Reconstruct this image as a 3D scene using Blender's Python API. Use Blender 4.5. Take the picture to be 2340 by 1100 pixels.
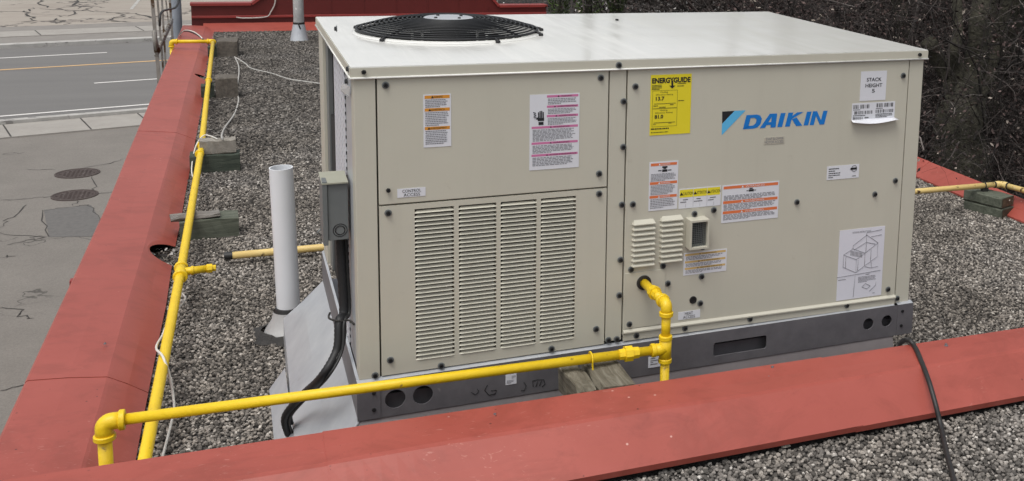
import bpy, bmesh, math, random
import numpy as np
from mathutils import Vector, Matrix

# ------------------------------------------------------------------ scene, camera, light
for o in list(bpy.data.objects):
    bpy.data.objects.remove(o)
scene = bpy.context.scene
COL = scene.collection
rnd = random.Random(7)

# camera solved from the unit's own edges (a photo cropped from a wider frame, hence the lens shift)
FPX, CX, CY = 2483.0, 1670.8, 171.4
CAM = np.array([-0.3006, -3.0685, 1.8039])
YAW, PITCH, ROLL = 0.4378, 0.1599, 0.0361
def _rot():
    ca, sa = math.cos(YAW), math.sin(YAW)
    f = np.array([sa*math.cos(PITCH), ca*math.cos(PITCH), -math.sin(PITCH)])
    r = np.array([ca, -sa, 0.0]); u = np.cross(r, f)
    r2 = r*math.cos(ROLL)+u*math.sin(ROLL); u2 = np.cross(r2, f)
    return r2, u2, f
CR, CU, CF = _rot()
cam = bpy.data.cameras.new('camera'); camo = bpy.data.objects.new('camera', cam); COL.objects.link(camo)
M = Matrix.Identity(4)
for i in range(3):
    M[i][0] = CR[i]; M[i][1] = CU[i]; M[i][2] = -CF[i]; M[i][3] = CAM[i]
camo.matrix_world = M
cam.sensor_fit = 'HORIZONTAL'; cam.sensor_width = 36
cam.lens = 36*FPX/2340
cam.shift_x = (1170-CX)/2340; cam.shift_y = (CY-550)/2340
cam.clip_start = 0.05; cam.clip_end = 2000
scene.camera = camo

SUN_EL, SUN_AZ = 66, 226      # azimuth clockwise from +Y: high, from the street side
w = bpy.data.worlds.new('World'); scene.world = w; w.use_nodes = True
nt = w.node_tree; nt.nodes.clear()
sky = nt.nodes.new('ShaderNodeTexSky'); sky.sky_type = 'NISHITA'; sky.sun_disc = False
sky.sun_elevation = math.radians(SUN_EL); sky.sun_rotation = math.radians(SUN_AZ)
sky.dust_density = 4.0; sky.air_density = 1.0; sky.ozone_density = 1.0
hs = nt.nodes.new('ShaderNodeHueSaturation'); hs.inputs['Saturation'].default_value = 0.22
bg = nt.nodes.new('ShaderNodeBackground'); bg.inputs['Strength'].default_value = 0.15
wo = nt.nodes.new('ShaderNodeOutputWorld')
nt.links.new(sky.outputs[0], hs.inputs['Color']); nt.links.new(hs.outputs[0], bg.inputs['Color'])
nt.links.new(bg.outputs[0], wo.inputs['Surface'])
sun = bpy.data.lights.new('sun', 'SUN'); sun.energy = 1.2; sun.angle = math.radians(30); sun.color = (1, .965, .91)
suno = bpy.data.objects.new('sun', sun); COL.objects.link(suno)
_el, _az = math.radians(SUN_EL), math.radians(SUN_AZ)
_d = Vector((math.sin(_az)*math.cos(_el), math.cos(_az)*math.cos(_el), math.sin(_el)))
suno.rotation_euler = _d.to_track_quat('Z', 'Y').to_euler(); suno.location = (0, 0, 30)
scene.view_settings.view_transform = 'Standard'; scene.view_settings.look = 'None'
scene.view_settings.gamma = 1; scene.view_settings.use_curve_mapping = False
scene.view_settings.exposure = 0.12
scene.render.engine = 'CYCLES'

# ------------------------------------------------------------------ pixel helpers (photo pixels -> places)
def ray(u, v):
    d = CF*FPX+CR*(u-CX)-CU*(v-CY); return d/float(d@CF)
def onz(u, v, z):
    d = ray(u, v); return CAM+d*((z-CAM[2])/d[2])
def ony(u, v, y):
    d = ray(u, v); return CAM+d*((y-CAM[1])/d[1])
def onx(u, v, x):
    d = ray(u, v); return CAM+d*((x-CAM[0])/d[0])
def fp(u, v):                       # on the front face of the unit: (x, z)
    p = ony(u, v, 0.0); return float(p[0]), float(p[2])
def V3(p): return Vector((float(p[0]), float(p[1]), float(p[2])))

# ------------------------------------------------------------------ materials
MATS = {}
class NB:
    def __init__(s, name):
        s.m = bpy.data.materials.new(name); s.m.use_nodes = True; s.t = s.m.node_tree
        s.b = s.t.nodes['Principled BSDF']; s.co = None; MATS[name] = s.m
    def n(s, typ, **kw):
        o = s.t.nodes.new(typ)
        for k, v in kw.items(): setattr(o, k, v)
        return o
    def link(s, a, b): s.t.links.new(a, b)
    def coord(s, kind='Object', scale=(1, 1, 1)):
        tc = s.n('ShaderNodeTexCoord'); mp = s.n('ShaderNodeMapping'); mp.inputs['Scale'].default_value = scale
        s.link(tc.outputs[kind], mp.inputs['Vector']); return mp.outputs[0]
    def noise(s, scale, detail=4, rough=.6, vec=None, dist=0):
        o = s.n('ShaderNodeTexNoise'); o.inputs['Scale'].default_value = scale; o.inputs['Detail'].default_value = detail
        o.inputs['Roughness'].default_value = rough; o.inputs['Distortion'].default_value = dist
        s.link(vec if vec is not None else s.coord(), o.inputs['Vector']); return o.outputs['Fac']
    def voro(s, scale, feature='F1', vec=None, out='Distance', rand=1.0):
        o = s.n('ShaderNodeTexVoronoi', feature=feature); o.inputs['Scale'].default_value = scale
        o.inputs['Randomness'].default_value = rand
        s.link(vec if vec is not None else s.coord(), o.inputs['Vector']); return o.outputs[out]
    def ramp(s, fac, stops, interp='LINEAR'):
        o = s.n('ShaderNodeValToRGB'); o.color_ramp.interpolation = interp
        el = o.color_ramp.elements
        while len(el) < len(stops): el.new(.5)
        for e, (p, c) in zip(el, stops):
            e.position = p; e.color = (c[0], c[1], c[2], 1) if isinstance(c, (tuple, list)) else (c, c, c, 1)
        s.link(fac, o.inputs['Fac']); return o.outputs['Color']
    def mix(s, fac, a, b, typ='MIX'):
        o = s.n('ShaderNodeMix', data_type='RGBA', blend_type=typ)
        if isinstance(fac, (int, float)): o.inputs[0].default_value = fac
        else: s.link(fac, o.inputs[0])
        for i, c in ((6, a), (7, b)):
            if isinstance(c, (tuple, list)): o.inputs[i].default_value = (c[0], c[1], c[2], 1)
            else: s.link(c, o.inputs[i])
        return o.outputs[2]
    def math(s, op, a, b=None):
        o = s.n('ShaderNodeMath', operation=op)
        for i, c in ((0, a), (1, b)):
            if c is None: continue
            if isinstance(c, (int, float)): o.inputs[i].default_value = c
            else: s.link(c, o.inputs[i])
        return o.outputs[0]
    def bump(s, h, strength=.3, dist=.01):
        o = s.n('ShaderNodeBump'); o.inputs['Strength'].default_value = strength; o.inputs['Distance'].default_value = dist
        s.link(h, o.inputs['Height']); s.link(o.outputs[0], s.b.inputs['Normal'])
    def set(s, col=None, rough=None, metal=None, spec=None):
        if col is not None:
            if isinstance(col, (tuple, list)): s.b.inputs['Base Color'].default_value = (col[0], col[1], col[2], 1)
            else: s.link(col, s.b.inputs['Base Color'])
        if rough is not None:
            if isinstance(rough, (int, float)): s.b.inputs['Roughness'].default_value = rough
            else: s.link(rough, s.b.inputs['Roughness'])
        if metal is not None: s.b.inputs['Metallic'].default_value = metal
        if spec is not None: s.b.inputs['Specular IOR Level'].default_value = spec
        return s.m

def speckled(name, c1, c2, scale=8, rough=.5, metal=0, spots=None, bump=None, spec=None):
    b = NB(name); f = b.noise(scale, 6, .65)
    col = b.ramp(f, [(.3, c1), (.7, c2)])
    if spots:
        sc, amt, sc_col = spots
        f2 = b.noise(sc, 3, .55); col = b.mix(b.ramp(f2, [(amt, 0.), (min(amt+.06, 1), 1.)]), col, sc_col)
    b.set(col, rough, metal, spec)
    if bump: b.bump(b.noise(bump[0], 4), bump[1], bump[2])
    return b.m

b = NB('beige_paint'); f = b.noise(2.2, 6, .65); col = b.ramp(f, [(.3, (.505, .486, .405)), (.7, (.54, .52, .435))])
col = b.mix(b.math('MULTIPLY', b.ramp(b.noise(26, 4, .6), [(.67, 0.), (.75, 1.)]), .5), col, (.45, .42, .34))
drip = b.noise(2.6, 5, .6, b.coord('Object', (6, 1, .5)), .3); col = b.mix(b.math('MULTIPLY', b.ramp(drip, [(.54, 0.), (.70, 1.)]), .22), col, (.47, .45, .375))
b.set(col, .42); b.bump(b.noise(1.8, 2), .05, .01)
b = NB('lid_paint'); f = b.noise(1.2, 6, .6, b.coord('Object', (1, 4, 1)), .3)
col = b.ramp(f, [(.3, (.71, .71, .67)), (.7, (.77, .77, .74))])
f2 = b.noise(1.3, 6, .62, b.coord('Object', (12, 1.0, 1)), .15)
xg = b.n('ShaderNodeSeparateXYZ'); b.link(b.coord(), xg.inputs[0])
sky_streaks = b.math('MULTIPLY', b.ramp(f2, [(.40, 0.), (.66, 1.)]), b.ramp(xg.outputs[0], [(.0, .05), (.25, .75), (1.0, .9)]))  # streaky sky reflections on the right half, painted into the lid colour
col = b.mix(sky_streaks, col, (.50, .50, .455)); b.set(col, b.ramp(f2, [(.4, .12), (.65, .26)]))
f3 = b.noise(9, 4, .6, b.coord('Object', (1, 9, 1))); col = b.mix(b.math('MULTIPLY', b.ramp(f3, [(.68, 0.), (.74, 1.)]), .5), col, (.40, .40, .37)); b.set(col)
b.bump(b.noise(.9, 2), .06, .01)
speckled('galvanised_dark', (.155, .150, .163), (.21, .204, .216), 14, .42, .35, spots=(40, .70, (.25, .245, .25)))
speckled('galvanised', (.42, .44, .47), (.56, .58, .60), 6, .38, .35, spots=(20, .72, (.36, .37, .38)))
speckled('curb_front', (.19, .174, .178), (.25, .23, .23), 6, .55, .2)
b = NB('red_paint'); f = b.noise(2.4, 6, .65); f2 = b.noise(7, 6, .75, b.coord('Object', (1, 1.5, 1)), .6)
col = b.ramp(f, [(.3, (.310, .063, .045)), (.7, (.368, .081, .060))])
col = b.mix(b.math('MULTIPLY', b.ramp(f2, [(.56, 0.), (.70, 1.)]), .35), col, (.20, .040, .03))
f3 = b.noise(26, 3, .5, b.coord('Object', (1, 3, 1)), 2.0)
col = b.mix(b.math('MULTIPLY', b.ramp(f3, [(.64, 0.), (.72, 1.)]), b.ramp(b.noise(2.1, 3), [(.5, 0.), (.62, .75)])), col, (.50, .21, .17))
v = b.voro(55); col = b.mix(b.ramp(v, [(.04, 1.), (.075, 0.)]), col, b.mix(b.ramp(b.noise(1.7, 2), [(.5, 0.), (.6, 1.)]), col, (.10, .03, .025)))
f4 = b.noise(3.2, 7, .7, b.coord('Object', (1.3, 2.0, 1)), .9); col = b.mix(b.math('MULTIPLY', b.ramp(f4, [(.50, 0.), (.62, .9), (.72, .25)]), .32), col, (.175, .036, .022))
v2 = b.voro(19); m5 = b.noise(2.3, 2); col = b.mix(b.math('MULTIPLY', b.ramp(v2, [(.05, 1.), (.075, 0.)]), b.ramp(m5, [(.5, 0.), (.58, .85)])), col, (.07, .02, .015))
v3 = b.voro(13, vec=b.coord('Object', (1.0, 1.1, 1))); col = b.mix(b.math('MULTIPLY', b.ramp(v3, [(.035, 1.), (.055, 0.)]), b.ramp(b.noise(3.1, 2), [(.52, 0.), (.6, .8)])), col, (.60, .36, .31))
b.set(col, .45); b.bump(b.noise(3, 3), .12, .01)
speckled('dark_red_paint', (.092, .010, .008), (.108, .013, .011), 3, .5)
speckled('red_edge', (.22, .03, .027), (.27, .042, .036), 5, .5)
speckled('yellow_paint', (.74, .50, .010), (.82, .57, .014), 12, .45, spots=(38, .69, (.34, .21, .03)), bump=(60, .45, .004))
speckled('pale_yellow_paint', (.64, .46, .16), (.70, .53, .21), 9, .5, spots=(26, .64, (.10, .055, .02)))
speckled('black_rubber', (.012, .012, .012), (.025, .025, .025), 20, .5)
speckled('black_plastic', (.008, .008, .009), (.015, .015, .016), 30, .55)
speckled('guard_wire', (.006, .0065, .0075), (.010, .011, .012), 30, .5)
speckled('dark_inside', (.010, .010, .010), (.018, .018, .018), 10, .8)
speckled('pvc', (.70, .72, .745), (.74, .76, .785), 4, .35, spots=(14, .73, (.55, .57, .58)))
speckled('lead_boot', (.35, .35, .35), (.55, .55, .54), 5, .5, .2, spots=(9, .58, (.75, .75, .73)))
speckled('tar', (.015, .014, .013), (.04, .037, .034), 30, .8, bump=(60, .6, .01))
speckled('grey_enamel', (.125, .137, .137), (.155, .165, .165), 6, .45)
speckled('grey_enamel_faded', (.30, .30, .235), (.35, .35, .285), 6, .55)
speckled('white_cable', (.62, .60, .54), (.72, .70, .65), 20, .5)
speckled('grey_cable', (.36, .35, .33), (.46, .45, .42), 20, .5)
b = NB('concrete'); f = b.noise(18, 8, .75); col = b.ramp(f, [(.3, (.055, .047, .038)), (.7, (.17, .15, .125))])
b.set(col, .9); b.bump(b.noise(60, 5, .7), .7, .01)
b = NB('concrete_pale'); f = b.noise(22, 8, .75); col = b.ramp(f, [(.3, (.19, .175, .15)), (.7, (.33, .305, .265))])
b.set(col, .9); b.bump(b.noise(80, 5, .7), .6, .008)
def wood(name, c1, c2, c3, sc=(3, 30, 30)):
    b = NB(name); f = b.noise(1.6, 8, .72, b.coord('Object', sc), .8)
    col = b.ramp(f, [(.25, c1), (.5, c2), (.75, c3)])
    g = b.noise(3, 4); col = b.mix(b.math('MULTIPLY', b.ramp(g, [(.5, 0.), (.7, 1.)]), .5), col, c1)
    b.set(col, .85); b.bump(f, .5, .008)
wood('wood_green', (.035, .042, .030), (.095, .105, .078), (.15, .16, .125))
wood('wood_dark_green', (.018, .024, .018), (.045, .058, .043), (.09, .105, .08))
wood('wood_grey', (.05, .042, .036), (.17, .155, .14), (.33, .31, .285), (4, 40, 40))
wood('wood_weathered', (.03, .025, .016), (.135, .12, .088), (.27, .25, .20), (34, 3, 34))
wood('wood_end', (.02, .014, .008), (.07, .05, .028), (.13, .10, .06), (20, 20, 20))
b = NB('roof_felt'); f = b.noise(90, 5, .8); b.set(b.ramp(f, [(.3, (.015, .014, .013)), (.6, (.10, .093, .087)), (.8, (.30, .285, .27))]), .9)
b.bump(b.noise(120, 3, .7), 1.0, .012)
def stone_mat(name, k):
    b = NB(name); oi = b.n('ShaderNodeObjectInfo')
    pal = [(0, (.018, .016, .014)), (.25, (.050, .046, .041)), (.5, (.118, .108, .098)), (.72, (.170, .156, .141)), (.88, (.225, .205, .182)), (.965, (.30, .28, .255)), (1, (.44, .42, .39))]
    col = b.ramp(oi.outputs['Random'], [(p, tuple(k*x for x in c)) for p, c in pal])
    f = b.noise(160, 3); col = b.mix(b.math('MULTIPLY', f, .5), col, (.05*k, .045*k, .04*k))
    pn = b.n('ShaderNodeTexNoise'); pn.inputs['Scale'].default_value = 1.7; pn.inputs['Detail'].default_value = 4; b.link(oi.outputs['Location'], pn.inputs['Vector'])
    col = b.mix(1.0, col, b.ramp(pn.outputs['Fac'], [(.36, (.68, .66, .63)), (.5, (1, .98, .95)), (.66, (1.0, 1.0, 1.0))]), 'MULTIPLY'); b.set(col, .85)
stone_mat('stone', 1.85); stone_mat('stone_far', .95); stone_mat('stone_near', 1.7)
b = NB('asphalt_lot'); f = b.noise(1.1, 5, .6); col = b.ramp(f, [(.3, (.148, .136, .120)), (.7, (.198, .182, .161))])
g = b.noise(55, 4, .8); col = b.mix(.35, col, b.ramp(g, [(.3, (.09, .08, .07)), (.7, (.34, .31, .28))]))
wv = b.n('ShaderNodeVectorMath', operation='ADD'); nn = b.n('ShaderNodeTexNoise'); nn.inputs['Scale'].default_value = 1.3; nn.inputs['Detail'].default_value = 4
b.link(b.coord(), nn.inputs['Vector']); b.link(nn.outputs['Color'], wv.inputs[0]); b.link(b.coord('Object', (.35, .35, .35)), wv.inputs[1])
cr = b.voro(1.0, 'DISTANCE_TO_EDGE', wv.outputs[0]); msk = b.noise(.25, 3)
crk = b.math('MULTIPLY', b.ramp(cr, [(.004, 1.), (.011, 0.)]), b.ramp(msk, [(.58, 0.), (.64, .8)]))
col = b.mix(crk, col, (.05, .045, .04)); b.set(col, .85); b.bump(g, .3, .01)
b = NB('asphalt_old'); f = b.noise(.35, 6, .7, b.coord('Object', (1, 2.6, 1))); col = b.ramp(f, [(.3, (.27, .235, .20)), (.7, (.36, .325, .28))])
wv = b.n('ShaderNodeVectorMath', operation='ADD'); nn = b.n('ShaderNodeTexNoise'); nn.inputs['Scale'].default_value = .8; nn.inputs['Detail'].default_value = 5
b.link(b.coord(), nn.inputs['Vector']); b.link(nn.outputs['Color'], wv.inputs[0]); b.link(b.coord('Object', (.3, .22, .3)), wv.inputs[1])
cr = b.voro(1.0, 'DISTANCE_TO_EDGE', wv.outputs[0]); msk = b.noise(.3, 4)
crk = b.math('MULTIPLY', b.ramp(cr, [(.01, 1.), (.03, 0.)]), b.ramp(msk, [(.46, 0.), (.54, 1.)]))
col = b.mix(crk, col, (.07, .06, .055)); b.set(col, .9)
b = NB('asphalt_road'); f = b.noise(.5, 4, .6, b.coord('Object', (.4, 3, 1))); col = b.ramp(f, [(.3, (.135, .13, .125)), (.7, (.165, .16, .152))])
g = b.noise(40, 4, .8); col = b.mix(.25, col, b.ramp(g, [(.3, (.08, .08, .08)), (.7, (.26, .25, .24))])); b.set(col, .85)
speckled('asphalt_patch', (.11, .105, .10), (.15, .143, .135), 12, .85, bump=(60, .3, .01))
speckled('asphalt_strip', (.20, .185, .17), (.25, .232, .21), 3, .9)
speckled('pavement_concrete', (.29, .27, .245), (.35, .33, .30), 2.5, .9, spots=(5, .66, (.24, .225, .205)))
speckled('kerb_concrete', (.33, .32, .30), (.47, .455, .43), 3, .9, spots=(4, .6, (.22, .21, .20)))
speckled('road_white', (.62, .60, .57), (.72, .70, .67), 6, .7, spots=(14, .68, (.3, .29, .28)))
speckled('road_yellow', (.58, .36, .16), (.66, .43, .21), 6, .7, spots=(14, .68, (.3, .24, .16)))
speckled('crack_fill', (.035, .032, .03), (.06, .055, .05), 20, .9)
speckled('cast_iron', (.05, .036, .032), (.085, .062, .055), 20, .7, .2, spots=(14, .6, (.13, .11, .10)))
speckled('mast_steel', (.20, .185, .165), (.34, .325, .30), 7, .6, .2, spots=(9, .55, (.10, .062, .035)))
speckled('pole_paint', (.22, .25, .29), (.30, .33, .37), 5, .5)
speckled('bark', (.016, .015, .010), (.07, .065, .045), 9, .95, bump=(30, 1.0, .03))
b = NB('twig'); g = b.n('ShaderNodeNewGeometry'); b.set(b.ramp(g.outputs['Random Per Island'], [(0, (.010, .008, .007)), (.6, (.035, .028, .025)), (.88, (.11, .093, .085)), (1, (.26, .23, .215))]), .9)
b = NB('twig_dark'); g = b.n('ShaderNodeNewGeometry'); b.set(b.ramp(g.outputs['Random Per Island'], [(0, (.006, .005, .004)), (.7, (.022, .017, .015)), (1, (.10, .082, .075))]), .9)
b = NB('dead_leaf'); oi = b.n('ShaderNodeObjectInfo'); g = b.n('ShaderNodeNewGeometry')
b.set(b.ramp(g.outputs['Random Per Island'], [(0, (.006, .004, .0035)), (.45, (.022, .013, .012)), (.78, (.065, .040, .036)), (.93, (.16, .11, .10)), (1, (.42, .37, .31))]), .8)
b = NB('cedar_leaf'); g = b.n('ShaderNodeNewGeometry'); b.set(b.ramp(g.outputs['Random Per Island'], [(0, (.012, .024, .005)), (.6, (.045, .075, .014)), (1, (.10, .145, .034))]), .7)
b = NB('pale_leaf'); g = b.n('ShaderNodeNewGeometry'); b.set(b.ramp(g.outputs['Random Per Island'], [(0, (.014, .010, .009)), (.55, (.06, .046, .036)), (.8, (.20, .17, .14)), (.93, (.62, .60, .58)), (1, (.8, .79, .78))]), .5)  # brown leaf tones; the near-white ones paint bright gaps behind the shrubs
b = NB('leaf_litter'); f = b.voro(14, out='Color'); sp = b.n('ShaderNodeSeparateColor'); b.link(f, sp.inputs[0])
b.set(b.ramp(sp.outputs[0], [(0, (.004, .003, .0025)), (.6, (.013, .009, .007)), (1, (.05, .03, .025))]), .9); b.bump(b.noise(12, 4), 1, .05)  # near-black litter tones put the shade of the thicket gaps into the colour
for nme, c in (('print_black', (.015, .015, .018)), ('print_grey', (.20, .20, .22)), ('print_pink', (.55, .17, .33)), ('print_orange', (.66, .17, .06)),
               ('print_amber', (.62, .26, .03)), ('print_yellow', (.72, .62, .03)), ('print_ochre', (.60, .42, .16)), ('logo_blue', (.005, .17, .55)), ('logo_sky', (.10, .43, .72)), ('print_faint', (.24, .225, .19))):
    speckled(nme, c, tuple(min(1, x*1.08) for x in c), 6, .4)
speckled('sticker_white', (.66, .67, .71), (.70, .71, .75), 4, .35)
speckled('sticker_yellow', (.74, .62, .02), (.78, .66, .03), 4, .35)
speckled('sticker_clear', (.47, .44, .365), (.49, .46, .38), 4, .3)
speckled('paper', (.66, .66, .72), (.70, .70, .76), 4, .5)
b = NB('plastic_film'); b.set((.7, .72, .74), .15); b.b.inputs['Transmission Weight'].default_value = .5; b.b.inputs['IOR'].default_value = 1.3

# ------------------------------------------------------------------ mesh helpers
WL = {}     # world location of each object's origin (all parents only translate)
class MB:
    def __init__(s): s.v = []; s.f = []; s.sm = []
    def add(s, verts, faces, smooth=False):
        o = len(s.v); s.v += [tuple(float(c) for c in p) for p in verts]
        s.f += [tuple(i+o for i in f) for f in faces]; s.sm += [smooth]*len(faces); return s
    def box(s, a, b, rz=0, pivot=None, ch=0.0):
        x0, y0, z0 = a; x1, y1, z1 = b
        if ch > 0:
            bm = bmesh.new(); bmesh.ops.create_cube(bm, size=1)
            for v in bm.verts:
                v.co = Vector((x0+(v.co.x+.5)*(x1-x0), y0+(v.co.y+.5)*(y1-y0), z0+(v.co.z+.5)*(z1-z0)))
            bmesh.ops.bevel(bm, geom=list(bm.edges), offset=ch, segments=2, profile=.6, affect='EDGES')
            bm.verts.index_update(); vs = [v.co.copy() for v in bm.verts]; fs = [[v.index for v in f.verts] for f in bm.faces]; bm.free()
        else:
            vs = [Vector(p) for p in ((x0,y0,z0),(x1,y0,z0),(x1,y1,z0),(x0,y1,z0),(x0,y0,z1),(x1,y0,z1),(x1,y1,z1),(x0,y1,z1))]
            fs = [(0,3,2,1),(4,5,6,7),(0,1,5,4),(1,2,6,5),(2,3,7,6),(3,0,4,7)]
        if rz:
            pv = Vector(pivot) if pivot is not None else Vector(((x0+x1)/2, (y0+y1)/2, 0))
            R = Matrix.Rotation(rz, 3, 'Z'); vs = [R@(p-pv)+pv for p in vs]
        return s.add(vs, fs)
    def tube(s, pts, r, n=12, cap=True, smooth=True):
        pts = [Vector(p) for p in pts]; rs = r if isinstance(r, (list, tuple)) else [r]*len(pts)
        vs = []; fs = []; up = None
        for i, p in enumerate(pts):
            t = (pts[min(i+1, len(pts)-1)]-pts[max(i-1, 0)]).normalized()
            if up is None:
                up = Vector((0, 0, 1)) if abs(t.z) < .9 else Vector((1, 0, 0))
            a = (up-t*up.dot(t)).normalized(); bb = t.cross(a); up = a
            for k in range(n):
                q = 2*math.pi*k/n; vs.append(p+(a*math.cos(q)+bb*math.sin(q))*rs[i])
        for i in range(len(pts)-1):
            for k in range(n):
                k2 = (k+1) % n; fs.append((i*n+k, i*n+k2, (i+1)*n+k2, (i+1)*n+k))
        s.add(vs, fs, smooth)
        if cap:
            o = len(s.v)-len(vs)
            s.f += [tuple(o+k for k in range(n))[::-1], tuple(o+(len(pts)-1)*n+k for k in range(n))]; s.sm += [False, False]
        return s
    def ringsweep(s, c, axis, prof, n=24, smooth=True, cap=True):     # lathe: prof [(d along axis, r)]
        c = Vector(c); ax = Vector(axis).normalized()
        a = ax.orthogonal().normalized(); bb = ax.cross(a); vs = []; fs = []
        segs = [[prof[0]]]
        for i in range(1, len(prof)):
            segs[-1].append(prof[i])
            if i < len(prof)-1:
                a1 = math.atan2(prof[i][1]-prof[i-1][1], prof[i][0]-prof[i-1][0]); a2 = math.atan2(prof[i+1][1]-prof[i][1], prof[i+1][0]-prof[i][0])
                if abs((a2-a1+math.pi) % (2*math.pi)-math.pi) > .5: segs.append([prof[i]])
        ends = []
        for sg in segs:
            vs = []; fs = []
            for d, r in sg:
                for k in range(n):
                    q = 2*math.pi*k/n; vs.append(c+ax*d+(a*math.cos(q)+bb*math.sin(q))*r)
            for i in range(len(sg)-1):
                for k in range(n):
                    k2 = (k+1) % n; fs.append((i*n+k, i*n+k2, (i+1)*n+k2, (i+1)*n+k))
            s.add(vs, fs, smooth)
        if cap:
            for (d, r), rev in ((prof[0], True), (prof[-1], False)):
                ring = [c+ax*d+(a*math.cos(2*math.pi*k/n)+bb*math.sin(2*math.pi*k/n))*r for k in range(n)]
                s.add(ring, [tuple(range(n))[::-1] if rev else tuple(range(n))])
        return s
    def quad(s, *p): return s.add(p, [tuple(range(len(p)))])

def mesh_of(mb, off=(0, 0, 0), name='m'):
    me = bpy.data.meshes.new(name)
    me.from_pydata([(p[0]-off[0], p[1]-off[1], p[2]-off[2]) for p in mb.v], [], mb.f)
    me.polygons.foreach_set('use_smooth', mb.sm); me.update(); return me
def link(o, parent, loc):
    COL.objects.link(o); loc = Vector(loc)
    if parent is not None:
        o.parent = parent; o.location = loc-WL[parent.name]
    else: o.location = loc
    WL[o.name] = loc; return o
def props(o, label=None, cat=None, group=None, kind=None):
    if label: o['label'] = label
    if cat: o['category'] = cat
    if group: o['group'] = group
    if kind: o['kind'] = kind
    return o
def thing(name, loc, label, cat, group=None):
    o = bpy.data.objects.new(name, None); o.empty_display_size = .1
    link(o, None, loc); return props(o, label, cat, group)
def mk(name, mb, mat, parent=None, loc=None, **kw):
    if loc is None: loc = WL[parent.name] if parent is not None else Vector((0, 0, 0))
    me = mesh_of(mb, loc, name); me.materials.append(MATS[mat])
    o = bpy.data.objects.new(name, me); link(o, parent, loc); return props(o, **kw)
def inst(name, me, parent, loc, rot=None):
    o = bpy.data.objects.new(name, me); link(o, parent, loc)
    if rot: o.rotation_euler = rot
    return o
def solidify(o, t, off=-1):
    m = o.modifiers.new('thickness', 'SOLIDIFY'); m.thickness = t; m.offset = off; return o

def ring_plate(mb, cell, hole, put):
    """flat cell (a0,a1,b0,b1) with a hole given as a list of (a,b) round its centre; put(a,b)->xyz"""
    a0, a1, b0, b1 = cell; ca = sum(p[0] for p in hole)/len(hole); cb = sum(p[1] for p in hole)/len(hole)
    inner = []; outer = []
    angs = sorted([(math.atan2(p[1]-cb, p[0]-ca), p) for p in hole] )
    cor = [(math.atan2(q[1]-cb, q[0]-ca), q) for q in ((a0,b0),(a1,b0),(a1,b1),(a0,b1))]
    seq = [(t, p, None) for t, p in angs]
    for t, q in cor:
        k = min(range(len(angs)), key=lambda i: abs(angs[i][0]-t)); p = angs[k][1]; seq.append((t, p, q))
    seq.sort(key=lambda e: e[0])
    for t, p, q in seq:
        if q is None:
            da, db = math.cos(t), math.sin(t); ks = []
            if da > 1e-9: ks.append((a1-ca)/da)
            if da < -1e-9: ks.append((a0-ca)/da)
            if db > 1e-9: ks.append((b1-cb)/db)
            if db < -1e-9: ks.append((b0-cb)/db)
            k = min(ks); q = (ca+da*k, cb+db*k)
        inner.append(p); outer.append(q)
    n = len(inner); vs = [put(*p) for p in inner]+[put(*q) for q in outer]; fs = []
    for i in range(n):
        j = (i+1) % n; fs.append((i, j, n+j, n+i))
    mb.add(vs, fs)
def circle(ca, cb, ra, rb=None, n=32):
    rb = rb or ra; return [(ca+ra*math.cos(2*math.pi*k/n), cb+rb*math.sin(2*math.pi*k/n)) for k in range(n)]
def rrect(a0, a1, b0, b1, r, k=4):
    out = []
    for cx, cy, s in ((a1-r, b1-r, 0), (a0+r, b1-r, 90), (a0+r, b0+r, 180), (a1-r, b0+r, 270)):
        for i in range(k+1):
            t = math.radians(s+90*i/k); out.append((cx+r*math.cos(t), cy+r*math.sin(t)))
    return out
def arc_path(pts, radius, seg=6):
    pts = [Vector(p) for p in pts]; out = [pts[0]]
    for i in range(1, len(pts)-1):
        a = (pts[i-1]-pts[i]); c = (pts[i+1]-pts[i]); r = min(radius, a.length*.48, c.length*.48)
        p0 = pts[i]+a.normalized()*r; p1 = pts[i]+c.normalized()*r
        for k in range(seg+1):
            t = k/seg; out.append(p0*(1-t)**2+pts[i]*2*t*(1-t)+p1*t*t)
    out.append(pts[-1]); return out
def smooth_path(pts, sub=6):
    pts = [Vector(p) for p in pts]; P = [pts[0]]+pts+[pts[-1]]; out = []
    for i in range(1, len(P)-2):
        for k in range(sub):
            t = k/sub; a, b_, c, d = P[i-1], P[i], P[i+1], P[i+2]
            out.append(.5*((2*b_)+(c-a)*t+(2*a-5*b_+4*c-d)*t*t+(3*b_-a-3*c+d)*t**3))
    out.append(pts[-1]); return out

# ------------------------------------------------------------------ ground, street
GZ = -3.5
TH = math.radians(14.4); DS = Vector((math.cos(TH), math.sin(TH), 0)); DT = Vector((-math.sin(TH), math.cos(TH), 0))
def st(s, t, z): return DS*s+DT*t+Vector((0, 0, z))
def strip(name, s0, s1, t0, t1, z, mat, parent=None, h=None, **kw):
    mb = MB()
    if h is None: mb.quad(st(s0, t0, z), st(s1, t0, z), st(s1, t1, z), st(s0, t1, z))
    else:
        p = [st(s0, t0, 0), st(s1, t0, 0), st(s1, t1, 0), st(s0, t1, 0)]
        vs = [q+Vector((0, 0, z-h)) for q in p]+[q+Vector((0, 0, z)) for q in p]
        mb.add(vs, [(0,3,2,1),(4,5,6,7),(0,1,5,4),(1,2,6,5),(2,3,7,6),(3,0,4,7)])
    return mk(name, mb, mat, parent, **kw)
mb = MB(); mb.quad((-300, -200, GZ), (500, -200, GZ), (500, 600, GZ), (-300, 600, GZ))
ground = mk('ground', mb, 'asphalt_lot', kind='structure')
strip('road', -60, 80, 25.0, 36.6, GZ+.004, 'asphalt_road', kind='structure')
strip('far_lot', -80, 90, 42.2, 90, GZ+.006, 'asphalt_old', kind='structure')
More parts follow.
